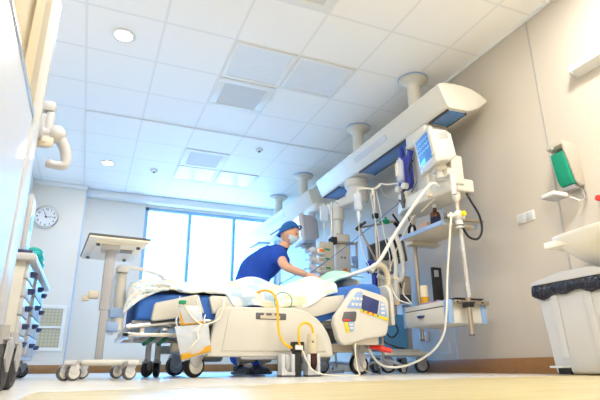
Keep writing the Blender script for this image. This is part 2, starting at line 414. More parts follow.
# ------------------------------------------------------------------ caster helper (part 'caster' > wheel, hub_cap)
def caster(par, x, y, r, w, ang=0., fork=None, tyre=None, hub=None, top=None, twin=False):
    fork = fork or m.lgrey; tyre = tyre or m.black; hub = hub or m.lgrey; top = top or r*2+.05
    T = M4.Translation((x, y, 0)) @ M4.Rotation(ang, 4, 'Z')          # wheel axle along local y, rolls along x
    f = MB()
    f.cyl((-.25*r, 0, 1.75*r), (-.25*r, 0, top), .28*r, n=12, T=T)
    f.prism([(-.75*r, 1.3*r), (-.55*r, 1.95*r), (.15*r, 2.15*r), (.75*r, 1.85*r), (.35*r, 1.1*r), (.2*r, .8*r), (-.15*r, .8*r)], 'y', -w*.72, -w*.56, r*.08, T=T)
    f.prism([(-.75*r, 1.3*r), (-.55*r, 1.95*r), (.15*r, 2.15*r), (.75*r, 1.85*r), (.35*r, 1.1*r), (.2*r, .8*r), (-.15*r, .8*r)], 'y', w*.56, w*.72, r*.08, T=T)
    f.box(-.5*r, .5*r, -w*.7, w*.7, 1.98*r, 2.12*r, r*.05, T=T)
    c = f.build('caster', fork, par)
    q = MB()
    q.lathe([(.55*r, -w/2), (.9*r, -w/2), (.985*r, -w*.3), (r, 0), (.985*r, w*.3), (.9*r, w/2), (.55*r, w/2)], (0, 0, 0), 28, T @ M4.Translation((0, 0, r)) @ M4.Rotation(PI/2, 4, 'X'))
    q.build('wheel', tyre, c)
    q = MB()
    q.lathe([(.001, -w*.62), (.3*r, -w*.62), (.70*r, -w*.56), (.73*r, -w*.45), (.73*r, w*.45), (.70*r, w*.56), (.3*r, w*.62), (.001, w*.62)], (0, 0, 0), 24, T @ M4.Translation((0, 0, r)) @ M4.Rotation(PI/2, 4, 'X'))
    q.build('hub_cap', hub, c)
    return c

# ------------------------------------------------------------------ tall mobile cabinet in the left foreground
t = thing('storage_cabinet', 'tall white mobile cabinet filling the left edge of the photo', 'cabinet', (-.5, 1.3, 0))
XF = -.25; XBk = -.72; Y0, Y1 = .55, 1.90
b = MB()
b.box(XF-.04, XF-.004, Y0+.05, 1.72, .16, .865, .004)                 # lower closed side panel
b.build('side_panel', m.white, t)
MB().box(XF-.042, XF-.001, Y0+.05, 1.735, .868, .886, .003).build('rail', m.steel, t)
b = MB(); b.box(XF-.045, XF, 1.865, Y1, .15, 2.25, .006); b.box(XF-.045, XF, 1.735, 1.87, .15, .886, .006); b.build('post', m.white, t)
MB().box(XF-.06, XF-.03, 1.735, 1.87, .886, 2.25).build('jamb', m.tan, t)
b = MB(); b.box(XF-.045, XF, Y0, Y0+.05, .15, 2.25, .006); b.build('post', m.white, t)
b = MB(); b.box(XBk, XF, Y0, Y1, 2.25, 2.30, .01); b.build('top_panel', m.white, t)
b = MB(); b.box(XBk, XF-.045, Y0, Y1, .15, .19); b.build('bottom_panel', m.white, t)
b = MB(); b.box(XBk-.02, XBk, Y0, Y1, .15, 2.25); b.build('back_panel', m.tan, t)
b = MB(); b.box(XBk, XF-.045, Y1-.03, Y1, .19, 2.25); b.build('end_panel', m.tan, t)
for x in (-.36, -.52): MB().box(x-.05, x+.05, Y1-.06, Y1-.03, .9, 2.25, .006).build('upright', m.tanlight, t)
b = MB(); b.box(XBk, XF-.045, Y0, Y0+.03, .19, 2.25); b.build('end_panel', m.tan, t)
b = MB(); b.box(XBk, XF-.05, Y0+.03, Y1-.03, .86, .88); b.build('shelf', m.tanlight, t)
cs = [(-.205, 1.55), (-.215, 1.86), (-.66, 1.55), (-.66, 1.86), (-.215, .68), (-.66, .68)]
for x, y in cs: caster(t, x, y, .066, .036, PI/2-.06, m.grey, m.black, m.black, .17)
b = MB(); b.box(XBk, -.222, .60, 1.90, .142, .172, .008); b.build('base_frame', m.lgrey, t)
# handle on a bracket on the far post
b = MB(); b.box(-.30, -.238, 2.165, 2.185, .945, 1.10, .006); b.box(-.295, -.236, 2.15, 2.20, 1.11, 1.16, .015); b.box(-.31, -.27, 1.90, 2.17, .97, 1.02, .008); b.box(-.27, -.236, 2.16, 2.19, 1.0, 1.115, .01); b.build('bracket', m.lgrey, t)
b = MB()
b.box(-.30, -.225, 2.150, 2.166, .945, .985, .004); b.cyl((-.26, 2.145, .968), (-.26, 2.152, .968), .008); b.build('bracket_fitting', m.beige, t)
b = MB(); b.sph((-.222, 2.19, 1.02), .040); b.cyl((-.285, 2.18, 1.015), (-.222, 2.19, 1.02), .024, .030); b.build('ball_joint', m.lgrey, t)
b = MB(); b.tube([(-.218, 2.19, 1.015), (-.196, 2.2, .99), (-.178, 2.21, .955), (-.172, 2.215, .915), (-.176, 2.215, .893), (-.2, 2.215, .888), (-.245, 2.215, .893)], .022, 12, 6, rf=lambda u, i: .026-.008*u); b.build('handle', m.lgrey, t)

# ------------------------------------------------------------------ low drawer cart beyond it
t = thing('drawer_cart', 'low white drawer cart with a worktop along the left wall', 'cart', (-.55, 3.7, 0))
b = MB(); b.box(-.95, -.305, 3.02, 4.30, .625, .665, .012); b.build('worktop', m.lgrey, t)
b = MB(); b.box(-.92, -.355, 3.06, 4.27, .115, .14, .004); b.build('base_plate', m.lgrey, t)
def drawers(ya, yb, rows):
    c = MB(); c.box(-.92, -.355, ya, yb, .14, .625, .004).build('carcass', m.cream, t)
    hh = .485/rows
    for k in range(rows):
        z = .14+k*hh
        d = MB().box(-.356, -.336, ya+.006, yb-.006, z+.004, z+hh-.004, .005).build('drawer', m.white, t)
        q = MB(); yc = (ya+yb)/2
        q.lathe([(.001, -.028), (.026, -.026), (.034, -.012), (.035, .0), (.001, .0)], (0, 0, 0), 16, M4.Translation((-.336, yc, z+hh*.62)) @ M4.Scale(1.3, 4, (0, 1, 0)))
        q.build('cup_handle', m.navyink, d)
drawers(3.06, 3.40, 5); drawers(3.62, 3.94, 4); drawers(3.94, 4.27, 4)
for x, y in ((-.40, 3.14), (-.40, 3.72), (-.40, 4.18), (-.85, 3.14), (-.85, 4.18)): caster(t, x, y, .048, .026, .5, m.grey, m.black, m.dgrey, .118)
# monitor standing on the cart (seen edge-on)
t = thing('cart_monitor', 'slim upright display standing on the drawer cart, seen edge-on', 'monitor', (-.37, 3.16, .665))
MB().box(-.44, -.33, 3.06, 3.26, .665, .690, .008).build('base', m.navyink, t)
MB().box(-.40, -.375, 3.08, 3.24, .69, 1.02, .008).build('housing', m.lgrey, t)
MB().box(-.376, -.372, 3.09, 3.23, .72, 1.0, .002).build('screen', m.whiteplastic, t)
MB().cyl((-.373, 3.15, .86), (-.368, 3.15, .86), .05, n=20).build('sticker', m.lblue, t)
t = thing('cloth_pack', 'teal bundled cloth pack lying on the drawer cart worktop', 'cloth pack', (-.40, 3.62, .665))
b = MB(); b.box(-.43, -.312, 3.42, 3.66, .6655, .765, .035, seg=3); b.sph((-.37, 3.52, .765), .05, (1., 1.3, .7)); b.build('cloth', m.teal, t)
MB().box(-.316, -.308, 3.50, 3.56, .700, .715).build('label_tab', m.ystrip, t)

# ------------------------------------------------------------------ over-bed table
t = thing('overbed_table', 'cream overbed table on a grey column at the foot of the bed', 'table', (.08, 3.2, 0))
tp = [(-.05, 3.06), (.295, 3.09), (.225, 3.77), (-.10, 3.73)]
b = MB(); b.prism(tp, 'z', .790, .812, .004); b.build('tabletop', m.undercream, t)
q = MB()
for a, bb in zip(tp, tp[1:]+tp[:1]): q.cyl((*a, .808), (*bb, .808), .007, n=8)
q.build('dark_edge', m.dgrey, t)
q = MB(); q.prism([(-.01, 3.14), (.25, 3.165), (.195, 3.62), (-.05, 3.60)], 'z', .776, .791, .005); q.build('under_tray', m.undercream, t)
q = MB(); q.box(.09, .21, 3.28, 3.36, .768, .778, .003); q.build('slider', m.wirecable, t)
for x, y in ((0., 3.16), (-.055, 3.58), (.235, 3.19), (.18, 3.6)): MB().cyl((x, y, .764), (x, y, .777), .012, n=10).build('screw_cap', m.dgrey, t)
MB().box(.02, .13, 3.16, 3.30, .745, .778, .008).build('mounting_plate', m.lgrey, t)
MB().box(.048, .108, 3.18, 3.225, .385, .75, .010).build('outer_column', m.colgrey, t)
MB().box(.056, .100, 3.186, 3.22, .09, .39, .008).build('inner_column', m.grey, t)
b = MB(); b.box(-.015, .30, 3.12, 3.25, .075, .108, .014, seg=3)
b.build('base_beam', m.cream, t)
b = MB(); b.prism([(-.09, 2.93), (-.03, 2.93), (.01, 3.46), (-.04, 3.46)], 'z', .078, .102, .006); b.build('foot_bar', m.lgrey, t)
b = MB(); b.prism([(.22, 2.93), (.27, 2.93), (.23, 3.46), (.18, 3.46)], 'z', .078, .098, .006); b.build('foot_bar', m.lgrey, t)
for x, y in ((-.085, 2.99), (-.042, 2.965), (-.0, 3.43), (.235, 2.97), (.195, 3.42)): caster(t, x, y, .039, .030, .35, m.lgrey, m.dgrey, m.cream, .08)
b = MB(); b.box(-.02, .04, 3.20, 3.26, .455, .50, .008); b.box(-.05, -.01, 3.21, 3.25, .44, .475, .006); b.build('side_clamp', m.beige, t)

# ------------------------------------------------------------------ hospital bed
bed = thing('hospital_bed', 'cream electric hospital bed with blue mattress in the middle of the room', 'bed', (1.15, 3.75, 0))
for (x, y, a, h) in ((.655, 3.34,   .46, m.whiteplastic), (.66, 4.12, .3, m.grey), (1.885, 3.40, -.05, m.whiteplastic), (1.93, 4.15, .3, m.grey)):
    caster(bed, x, y, .074, .046, a, m.lgrey, m.black, h, .19)
b = MB(); b.box(.52, 2.02, 3.42, 3.50, .16, .22, .01); b.box(.52, 2.02, 4.02, 4.10, .16, .22, .01); b.box(.60, .72, 3.40, 4.12, .17, .22, .01); b.box(1.84, 1.96, 3.40, 4.12, .17, .22, .01)
b.build('chassis', m.beige, bed)
for x in (.80, 1.65): MB().box(x-.11, x+.11, 3.60, 3.95, .10, .33, .02).build('lift_column', m.grey, bed)
for x, w2 in ((1.0, .06), (1.16, .04), (1.42, .07)): MB().cyl((x, 3.55, .105), (x+w2*2, 3.55, .125), .032, n=14).build('actuator_motor', m.grey, bed)
# folding steel frame
b = MB(); b.tube([(.22, 3.31, .30), (.60, 3.31, .345), (1.2, 3.33, .36), (2.08, 3.33, .40)], .016, 8, 3); b.tube([(.22, 4.19, .30), (.60, 4.19, .345), (1.2, 4.19, .36), (2.08, 4.19, .40)], .016, 8, 3)
for x in (.24, .48, .9, 1.4, 2.0): b.tube([(x, 3.31, .30+.05*x), (x, 4.19, .30+.05*x)], .014, 8, 1)
b.build('steel_frame', m.steel, bed)
b = MB(); b.box(.20, .62, 3.30, 3.335, .245, .268, .004, T=None); b.box(.20, .62, 4.16, 4.20, .245, .268, .004); b.box(.2, .24, 3.3, 4.2, .245, .268, .004); b.box(.30, .33, 3.32, 4.18, .255, .30, .004); b.box(.44, .47, 3.32, 4.18, .255, .30, .004)
b.build('leg_frame', m.steel, bed)
b = MB(); b.box(.25, 1.50, 3.33, 4.17, .325, .345, .006); b.build('mattress_platform', m.lgrey, bed)
b = MB(); b.prism([(1.50, .345), (1.52, .33), (2.13, .50), (2.12, .52)], 'y', 3.34, 4.16, .004); b.build('backrest_platform', m.bedcream, bed)
b = MB()
prof = [(.265, .345), (1.48, .345), (2.04, .505), (2.07, .54), (2.05, .635), (2.00, .662), (1.90, .658), (1.63, .608), (1.46, .525), (.30, .515), (.27, .49)]
b.prism(prof, 'y', 3.30, 4.18, .025, seg=3)
b.build('mattress', m.matblue, bed)
# foot board
b = MB()
fp = arc(3.43, .60, .10, 180, 90, 6)+arc(4.07, .60, .10, 90, 0, 6)+[(4.17, .30), (3.33, .30)]
b.prism(fp, 'x', .135, .185, .015, seg=3); b.build('footboard', m.whiteplastic, bed)
b = MB(); b.prism([(3.37, .56), (3.37, .34), (4.10, .34), (4.10, .56)], 'x', .128, .14, .006); b.build('footboard_panel', m.whiteplastic, bed)
for z, x in ((.385, .155), (.30, .13)): MB().box(x-.045, x+.045, 3.295, 3.36, z-.03, z+.03, .012).build('corner_bumper', m.lblue, bed)
MB().cyl((.170, 3.335, .28), (.162, 3.335, .63), .032, n=14).build('corner_post', m.bedcream, bed)
# head board
b = MB(); hp = arc(3.45, .58, .10, 180, 90, 6)+arc(4.05, .58, .10, 90, 0, 6)+[(4.15, .36), (3.35, .36)]
b.prism(hp, 'x', 2.16, 2.20, .015, seg=3); b.build('headboard', m.bedcream, bed)
# near side rails
b = MB(); b.prism([(.368, .435), (.378, .450), (.630, .512), (.645, .505), (.685, .40), (.67, .385), (.372, .335), (.355, .345)], 'y', 3.245, 3.285, .012, seg=3); b.build('foot_side_rail', m.bedcream, bed)
b = MB(); b.prism([(.715, .50), (.735, .512), (.885, .512), (.90, .40), (.745, .395)], 'y', 3.265, 3.30, .010, seg=3); b.build('rail_arm', m.cream, bed)
rail = [(.705, .124), (.762, .41), (.785, .432), (.83, .438), (1.28, .446)]+[(1.28+.305*math.sin(math.radians(a)), .446-.30*(1-math.cos(math.radians(a)))) for a in range(10, 91, 10)]+[(1.588, .135), (1.575, .122)]
b = MB(); b.prism(rail, 'y', 3.215, 3.262, .013, seg=3)
sr = b.build('side_rail', m.bedcream, bed)
b = MB(); b.prism([(.80, .16), (.84, .405), (.86, .412), (1.27, .418)]+[(1.27+.26*math.sin(math.radians(a)), .418-.258*(1-math.cos(math.radians(a)))) for a in range(10, 91, 10)], 'y', 3.209, 3.218, .004); b.build('raised_panel', m.bedcream, sr)
MB().box(1.02, 1.235, 3.204, 3.214, .362, .405, .004).build('grip_recess', m.dgrey, sr)
b = MB(); b.box(1.05, 1.19, 3.2, 3.206, .366, .388, .004); b.box(1.075, 1.09, 3.199, 3.206, .372, .402); b.box(1.13, 1.15, 3.199, 3.206, .372, .402); b.build('latch', m.beige, sr)
MB().box(.93, 1.23, 3.222, 3.262, .108, .126, .004).build('rail_hinge', m.grey, sr)
# head side rail with control panel
cp = [(1.62, .215), (1.60, .245), (1.572, .35), (1.585, .395), (1.735, .585), (1.765, .602), (1.80, .600), (1.955, .565), (2.01, .545), (2.032, .51), (2.028, .40), (2.013, .31), (1.995, .272), (1.96, .262), (1.82, .24), (1.66, .198)]
b = MB(); b.prism(cp, 'y', 3.165, 3.225, .016, seg=3); crl = b.build('control_rail', m.bedcream, bed)
q = MB(); q.prism([(1.655, .425), (1.745, .432), (1.755, .42), (1.745, .368), (1.735, .36), (1.645, .357), (1.635, .37)], 'y', 3.160, 3.172, .003); q.build('grip_recess', m.dgrey, crl)
q = MB(); q.box(1.645, 1.70, 3.158, 3.166, .362, .376, .004); q.build('grip_latch', m.red, crl)
q = MB(); q.prism([(1.812, .553), (1.945, .514), (1.922, .412), (1.796, .45)], 'y', 3.158, 3.168, .002); q.build('display', m.lcd, crl)
q = MB(); q.prism([(1.79, .575), (1.808, .57), (1.790, .455), (1.675, .455), (1.688, .475), (1.762, .568)], 'y', 3.159, 3.168, .002); q.build('keypad', m.lblue, crl)
q = MB(); q.prism([(1.957, .51), (1.99, .50), (2.008, .395), (1.934, .412)], 'y', 3.159, 3.168, .002); q.build('keypad', m.lblue, crl)
q = MB(); q.prism([(1.782, .450), (1.790, .432), (2.012, .372), (2.010, .393)], 'y', 3.158, 3.168, .001); q.build('warning_strip', m.ystrip, crl)
q = MB()
for x, z, in ((1.845, .428), (1.885, .416)): q.cyl((x, 3.154, z), (x, 3.16, z), .008, n=10)
q.build('button', m.red, crl)
q = MB()
for x, z, in ((1.81, .438), (1.925, .406)): q.cyl((x, 3.154, z), (x, 3.16, z), .008, n=10)
q.build('button', m.greenclip, crl)
q = MB()
for i in range(3):
    for j in range(2): q.box(1.715+.03*i+.01*j, 1.735+.03*i+.01*j, 3.1565, 3.16, .472+.04*j, .49+.04*j)
for i in range(3): q.box(1.955, 1.985, 3.1565, 3.16, .42+.03*i, .435+.03*i)
q.build('key_symbols', m.whiteplastic, crl); q = MB()
for i in range(2): q.box(1.69, 1.72, 3.1565, 3.16, .31+.022*i, .322+.022*i)
q.build('key_symbols', m.whiteplastic, crl)
q = MB(); q.prism([(1.650, .352), (1.677, .355), (1.692, .285), (1.668, .283)], 'y', 3.158, 3.168, .001); q.build('warning_label', m.ystrip, crl)
q = MB(); q.prism([(1.682, .356), (1.733, .356), (1.724, .296), (1.696, .286)], 'y', 3.159, 3.168, .001); q.build('keypad', m.lblue, crl)
b = MB(); b.box(1.70, 1.95, 3.2, 3.24, .205, .30, .01); b.build('rail_hinge', m.beige, bed)
MB().cyl((1.90, 3.26, .26), (1.98, 3.40, .22), .035, n=14).build('rail_arm', m.grey, bed)
# white panel below mattress on the head half
b = MB(); b.prism([(1.24, .44), (1.29, .50), (1.62, .548), (1.72, .562), (1.72, .46), (1.50, .40), (1.30, .375)], 'y', 3.272, 3.30, .008); b.build('mattress_guard', m.bedcream, bed)
# far side rails
b = MB(); b.prism([(.70, .36), (.74, .60), (1.25, .61), (1.4, .50), (1.42, .36)], 'y', 4.21, 4.25, .012); b.build('side_rail', m.bedcream, bed)
b = MB(); b.prism([(1.52, .40), (1.60, .72), (2.0, .80), (2.03, .45)], 'y', 4.21, 4.25, .012); b.build('control_rail', m.bedcream, bed)
MB().box(1.30, 1.86, 3.46, 4.02, .235, .335, .012).build('gap_shade_box', m.dgrey, bed)  # dark box added to deepen the shade in the gap under the bed
MB().prism([(1.45, .335), (1.50, .36), (1.98, .49), (2.0, .44), (1.7, .335)], 'y', 3.42, 3.46, .004).build('lift_arm', m.grey, bed)
# pedals
b = MB(); b.tube([(.42, 3.36, .26), (.38, 3.34, .235), (.345, 3.32, .21), (.33, 3.30, .20)], .012, 8, 4); b.build('brake_pedal', m.pedalgreen, bed)
b = MB(); b.tube([(.49, 3.36, .26), (.455, 3.33, .23), (.415, 3.31, .2)], .012, 8, 4); b.build('brake_pedal', m.pedalgreen, bed)
b = MB(); b.tube([(.62, 3.32, .28), (.655, 3.30, .235), (.69, 3.28, .2)], .016, 8, 4); b.build('brake_pedal', m.pedalgreen, bed)
b = MB(); b.box(.42, .52, 3.32, 3.40, .26, .30, .015); b.build('pedal_bracket', m.lblue, bed)
b = MB(); b.tube([(1.95, 3.32, .205), (1.985, 3.27, .19), (2.02, 3.24, .175), (2.06, 3.22, .165)], .022, 8, 4, rf=lambda u, i: .024-.006*u); b.build('brake_pedal', m.red, bed)
b = MB()
for x in (.41, .475):
    b.cyl((x, 3.74, .10), (x, 3.74, .26), .02, n=14)
b.box(.30, .62, 3.70, 3.78, .23, .265, .01)
b.build('leg_section_strut', m.lgrey, bed)
for x, a in ((.41, .9), (.475, 1.3)): caster(bed, x, 3.74, .05, .035, a, m.grey, m.black, m.dgrey, .12)
b = MB(); b.prism([(.60, .13), (.63, .30), (.70, .335), (.74, .26), (.73, .13)], 'y', 3.335, 3.36, .008); b.build('caster_shroud', m.bedcream, bed)

# pillow, blanket, drapes
def cloth(rows, name, mtl, parent=None, th=.012, uv=True):
    b = MB(); b.quadgrid(rows)
    o = b.build(name, mtl, parent, ang=80)
    if uv:
        me = o.data; ul = me.uv_layers.new(name='UVMap'); nr, nc = len(rows), len(rows[0])
        for p in me.polygons:
            for li, vi in zip(p.loop_indices, p.vertices): ul.data[li].uv = ((vi//nc)/(nr-1)*2.0, (vi % nc)/(nc-1)*1.25)
    sm = o.modifiers.new('thick', 'SOLIDIFY'); sm.thickness = th; sm.offset = 1
    ss = o.modifiers.new('smooth', 'SUBSURF'); ss.levels = 1; ss.render_levels = 1
    return o
def bump2(x, y, cx, cy, sx, sy): return math.exp(-((x-cx)/sx)**2-((y-cy)/sy)**2)
rows = []
NX, NY = 54, 40
for i in range(NX+1):
    u = i/NX; x = .24+u*1.42; row = []
    base = .535 if x < 1.40 else .535+(x-1.40)*.36
    hang = .004+.085*min(1, max(0, (x-.82)/.06))*(1-.55*max(0, (x-1.25)/.5)) + .012*math.sin(x*23)
    if x < .30: hang = .004+.10*(1-(x-.24)/.06)
    for j in range(NY+1):
        v = j/NY
        nn = noise.noise((x*6, v*9, 1.3))*.018+noise.noise((x*14, v*16, 5.))*.007
        if v < .22:                                    # hanging near side
            q = v/.22; y = 3.275-.012*math.sin(x*31)*(1-q)+nn*.3; z = base-hang*(1-q)
        elif v < .30:
            q = (v-.22)/.08; y = 3.275+.05*q; z = base+.02*math.sin(q*PI/2)
        else:
            q = (v-.30)/.70; y = 3.325+q*.865
            z = base+.02+.10*bump2(x, y, .72, 3.75, .55, .26)+.085*bump2(x, y, 1.14, 3.70, .16, .28)+.11*bump2(x, y, 1.6, 3.75, .35, .26)+.06*bump2(x, y, .4, 3.72, .12, .3)+nn
            if q > .93: z -= (q-.93)*.8
        if x < .30 and v > .22: z -= (.30-x)*1.3*0+.0; 
        row.append((x, y, z))
    rows.append(row)
bl = cloth(rows, 'blanket', m.quilt)
tag(bl, 'rumpled pastel patchwork blanket spread over the bed', 'blanket')
# folded corner of a sheet hanging at the foot end
rows = []
for i in range(13):
    u = i/12; row = []
    for j in range(11):
        v = j/10
        x = .20+.27*u-.02*v; y = 3.27-.02*math.sin(u*9)-.03*v*(1-u)+.01*math.sin(v*8+u*4)
        z = .555+.035*math.sin(u*3)-(.16*(1-u)**1.2+.03)*v
        row.append((x, y, z))
    rows.append(row)
fs = cloth(rows, 'sheet', m.quilt, th=.016); tag(fs, 'crumpled sheet corner hanging over the foot of the blue mattress', 'sheet')
rows = []
for i in range(17):
    u = i/16; row = []
    for j in range(15):
        v = j/14; x = 1.56+.44*u; y = 3.44+.5*v
        z = .575+max(0, x-1.45)*.24+.14*bump2(u, v, .62, .5, .42, .5)+.015*noise.noise((x*12, y*12, 3))
        row.append((x, y, z))
    rows.append(row)
gs = cloth(rows, 'drape', m.greensheet, th=.012); tag(gs, 'pale green surgical drape heaped over the head half of the bed', 'drape')
t = thing('pillow', 'white pillow at the raised head end of the bed', 'pillow', (2.0, 3.42, .70))
b = MB(); b.box(1.88, 2.04, 3.56, 4.06, .655, .745, .045, seg=4); b.build('cushion', m.whiteplastic, t)

# ------------------------------------------------------------------ urine bags
def bag(name, label, quad, y, fill, tubept):
    t = thing(name, label, 'drainage bag', (quad[0][0], y, quad[3][1]), 0, 'urine bags hanging on the bed')
    n = 8; fr_, bk = [], []
    def pt(u, v):
        a = V(quad[0]).lerp(V(quad[1]), u); d = V(quad[3]).lerp(V(quad[2]), u); return a.lerp(d, v)
    for sgn, lst in ((-1, fr_), (1, bk)):
        for i in range(n+1):
            r = []
            for j in range(n+1):
                u, v = i/n, j/n; p = pt(u, v); th = .006+.022*math.sin(PI*u)*math.sin(PI*min(1, v*1.0))**.6*(.5+.8*v)
                r.append((p.x, y+sgn*th, p.y))
            lst.append(r)
    b = MB(); b.quadgrid(fr_); b.quadgrid(bk)
    e = []
    b.build('pouch', m.clearw, t)
    f = MB(); ps = [pt(u/6, fill+.05*(1-u/6)) for u in range(7)]+[pt(1-u/6, .96) for u in range(7)]
    f.prism([(p.x, p.y) for p in ps], 'y', y-.019, y+.012, .006); f.build('urine', m.urine, t)
    q = MB()
    for u in (.08, .92):
        p = pt(u, 0); q.tube([(p.x, y, p.y-.005), (p.x-.01, y, p.y+.03), (p.x, y+.02, p.y+.06)], .004, 6, 4)
    q.build('hanger', m.hose, t)
    q = MB(); q.tube(tubept, .0055, 8, 6); q.build('drain_tube', m.tube, t)
    return t
t = bag('urine_bag', 'upper small urine bag with amber liquid hanging on the bed', [(.507, .43), (.645, .433), (.672, .318), (.525, .302)], 3.195, .80, [(.53, 3.17, .45), (.56, 3.165, .40), (.60, 3.16, .35), (.66, 3.165, .315), (.72, 3.18, .33), (.77, 3.20, .36), (.80, 3.205, .44), (.81, 3.25, .50)])
q = MB(); q.box(.505, .55, 3.155, 3.18, .435, .46, .006, T=None); q.build('clip', m.greenclip, t)
q = MB(); q.prism([(.522, .385), (.514, .40), (.524, .325), (.545, .325)], 'y', 3.168, 3.174); q.build('amber_corner', m.urine, t)
bag('urine_bag', 'lower large urine bag, clear with a band of amber liquid at bottom', [(.49, .30), (.695, .318), (.722, .150), (.545, .094)], 3.165, .74, [(.65, 3.14, .32), (.625, 3.135, .27), (.63, 3.135, .225), (.60, 3.135, .19), (.585, 3.14, .165)])

# ------------------------------------------------------------------ chest drainage bottles on the floor
t = thing('chest_drain', 'white and black chest drainage stand with a dark red filled tube on floor', 'drainage unit', (1.28, 3.08, 0))
def holder(xa, xb, filled):
    b = MB(); b.box(xa, xb, 3.05, 3.13, .0, .014, .003); b.build('base', m.dgrey, t)
    b = MB(); b.box(xa, xa+.022, 3.05, 3.13, .012, .138, .004); b.box(xb-.022, xb, 3.05, 3.13, .012, .138, .004); b.box(xa, xb, 3.115, 3.13, .012, .138, .003)
    b.prism([(xa, .012), (xb, .012), (xb, .03), ((xa+xb)/2+.012, .03), ((xa+xb)/2-.01, .035), (xa+.02, .06), (xa, .06)], 'y', 3.048, 3.06)
    b.build('holder', m.white, t)
holder(1.145, 1.235, False); holder(1.322, 1.412, True)
b = MB(); b.lathe([(.004, .018), (.024, .055), (.024, .13), (.001, .13)], (1.19, 3.085, 0), 16); b.build('inner_tube', m.clear, t)
b = MB(); b.box(1.240, 1.285, 3.06, 3.12, 0, .17, .004); b.build('spine', m.black, t)
b = MB(); b.box(1.222, 1.240, 3.05, 3.10, .158, .212, .004); b.box(1.282, 1.30, 3.05, 3.10, .158, .212, .004); b.box(1.222, 1.255, 3.05, 3.10, .196, .214, .004); b.box(1.27, 1.30, 3.05, 3.10, .196, .214, .004); b.box(1.222, 1.30, 3.05, 3.10, .156, .170, .004); b.build('clip', m.black, t)
b = MB(); b.box(1.236, 1.288, 3.04, 3.06, .164, .190, .004); b.build('connector', m.whiteplastic, t)
b = MB(); b.lathe([(.034, .142), (.0355, .1425), (.036, .143), (.036, .262), (.030, .268), (.001, .268)], (1.372, 3.085, 0), 20); b.build('cylinder', glassy('yellowed_plastic', (.74, .66, .46), .60), t)
b = MB(); b.lathe([(.001, .024), (.010, .028), (.027, .07), (.033, .076), (.033, .142), (.001, .142)], (1.372, 3.084, 0), 20); b.build('liquid', m.blood, t)
b = MB(); b.cyl((1.36, 3.046, .214), (1.36, 3.052, .214), .006, n=10); b.build('port', m.ink, t)
b = MB(); b.tube([(1.285, 3.05, .165), (1.31, 3.04, .10), (1.345, 3.035, .045), (1.40, 3.03, .018), (1.48, 3.04, .008), (1.60, 3.06, .006), (1.72, 3.10, .006), (1.74, 3.16, .05), (1.735, 3.17, .16), (1.75, 3.19, .22)], .005, 8, 5); b.build('air_line', m.tube, t)
b = MB(); b.tube([(1.04, 3.30, .545), (1.08, 3.20, .553), (1.12, 3.16, .53), (1.145, 3.145, .47), (1.15, 3.14, .38), (1.155, 3.13, .28), (1.18, 3.11, .21), (1.22, 3.07, .178), (1.26, 3.055, .18)], .0085, 10, 6)
single('drain_hose', b, m.yellow, 'long yellow rubber hose running from the bed down to the drainage stand', 'hose', 'yellow drain hoses')
b = MB(); b.tube([(1.272, 3.058, .19), (1.265, 3.06, .25), (1.275, 3.07, .305), (1.31, 3.08, .335), (1.35, 3.085, .33), (1.374, 3.085, .30), (1.376, 3.085, .262)], .0085, 10, 6)
single('drain_hose', b, m.yellow, 'short arched yellow rubber hose into top of the red filled tube', 'hose', 'yellow drain hoses')
b = MB(); b.tube([(1.22+.065*math.cos(a), 3.225, .49+.06*math.sin(a)) for a in [k*PI/6 for k in range(12)]], .003, 6, 4, closed=True)
single('coiled_line', b, m.greenclip, 'thin green line looped in a ring on the blanket edge', 'line')
# white strap tube at the foot end
b = MB(); b.tube([(.13, 3.33, .655), (.16, 3.30, .66), (.22, 3.32, .672), (.32, 3.40, .672), (.42, 3.48, .66), (.46, 3.55, .635)], .013, 8, 6); b.box(.128, .20, 3.29, 3.36, .635, .675, .01)
single('foot_strap', b, m.hose, 'white tube strapped over the footboard of the bed', 'tube')

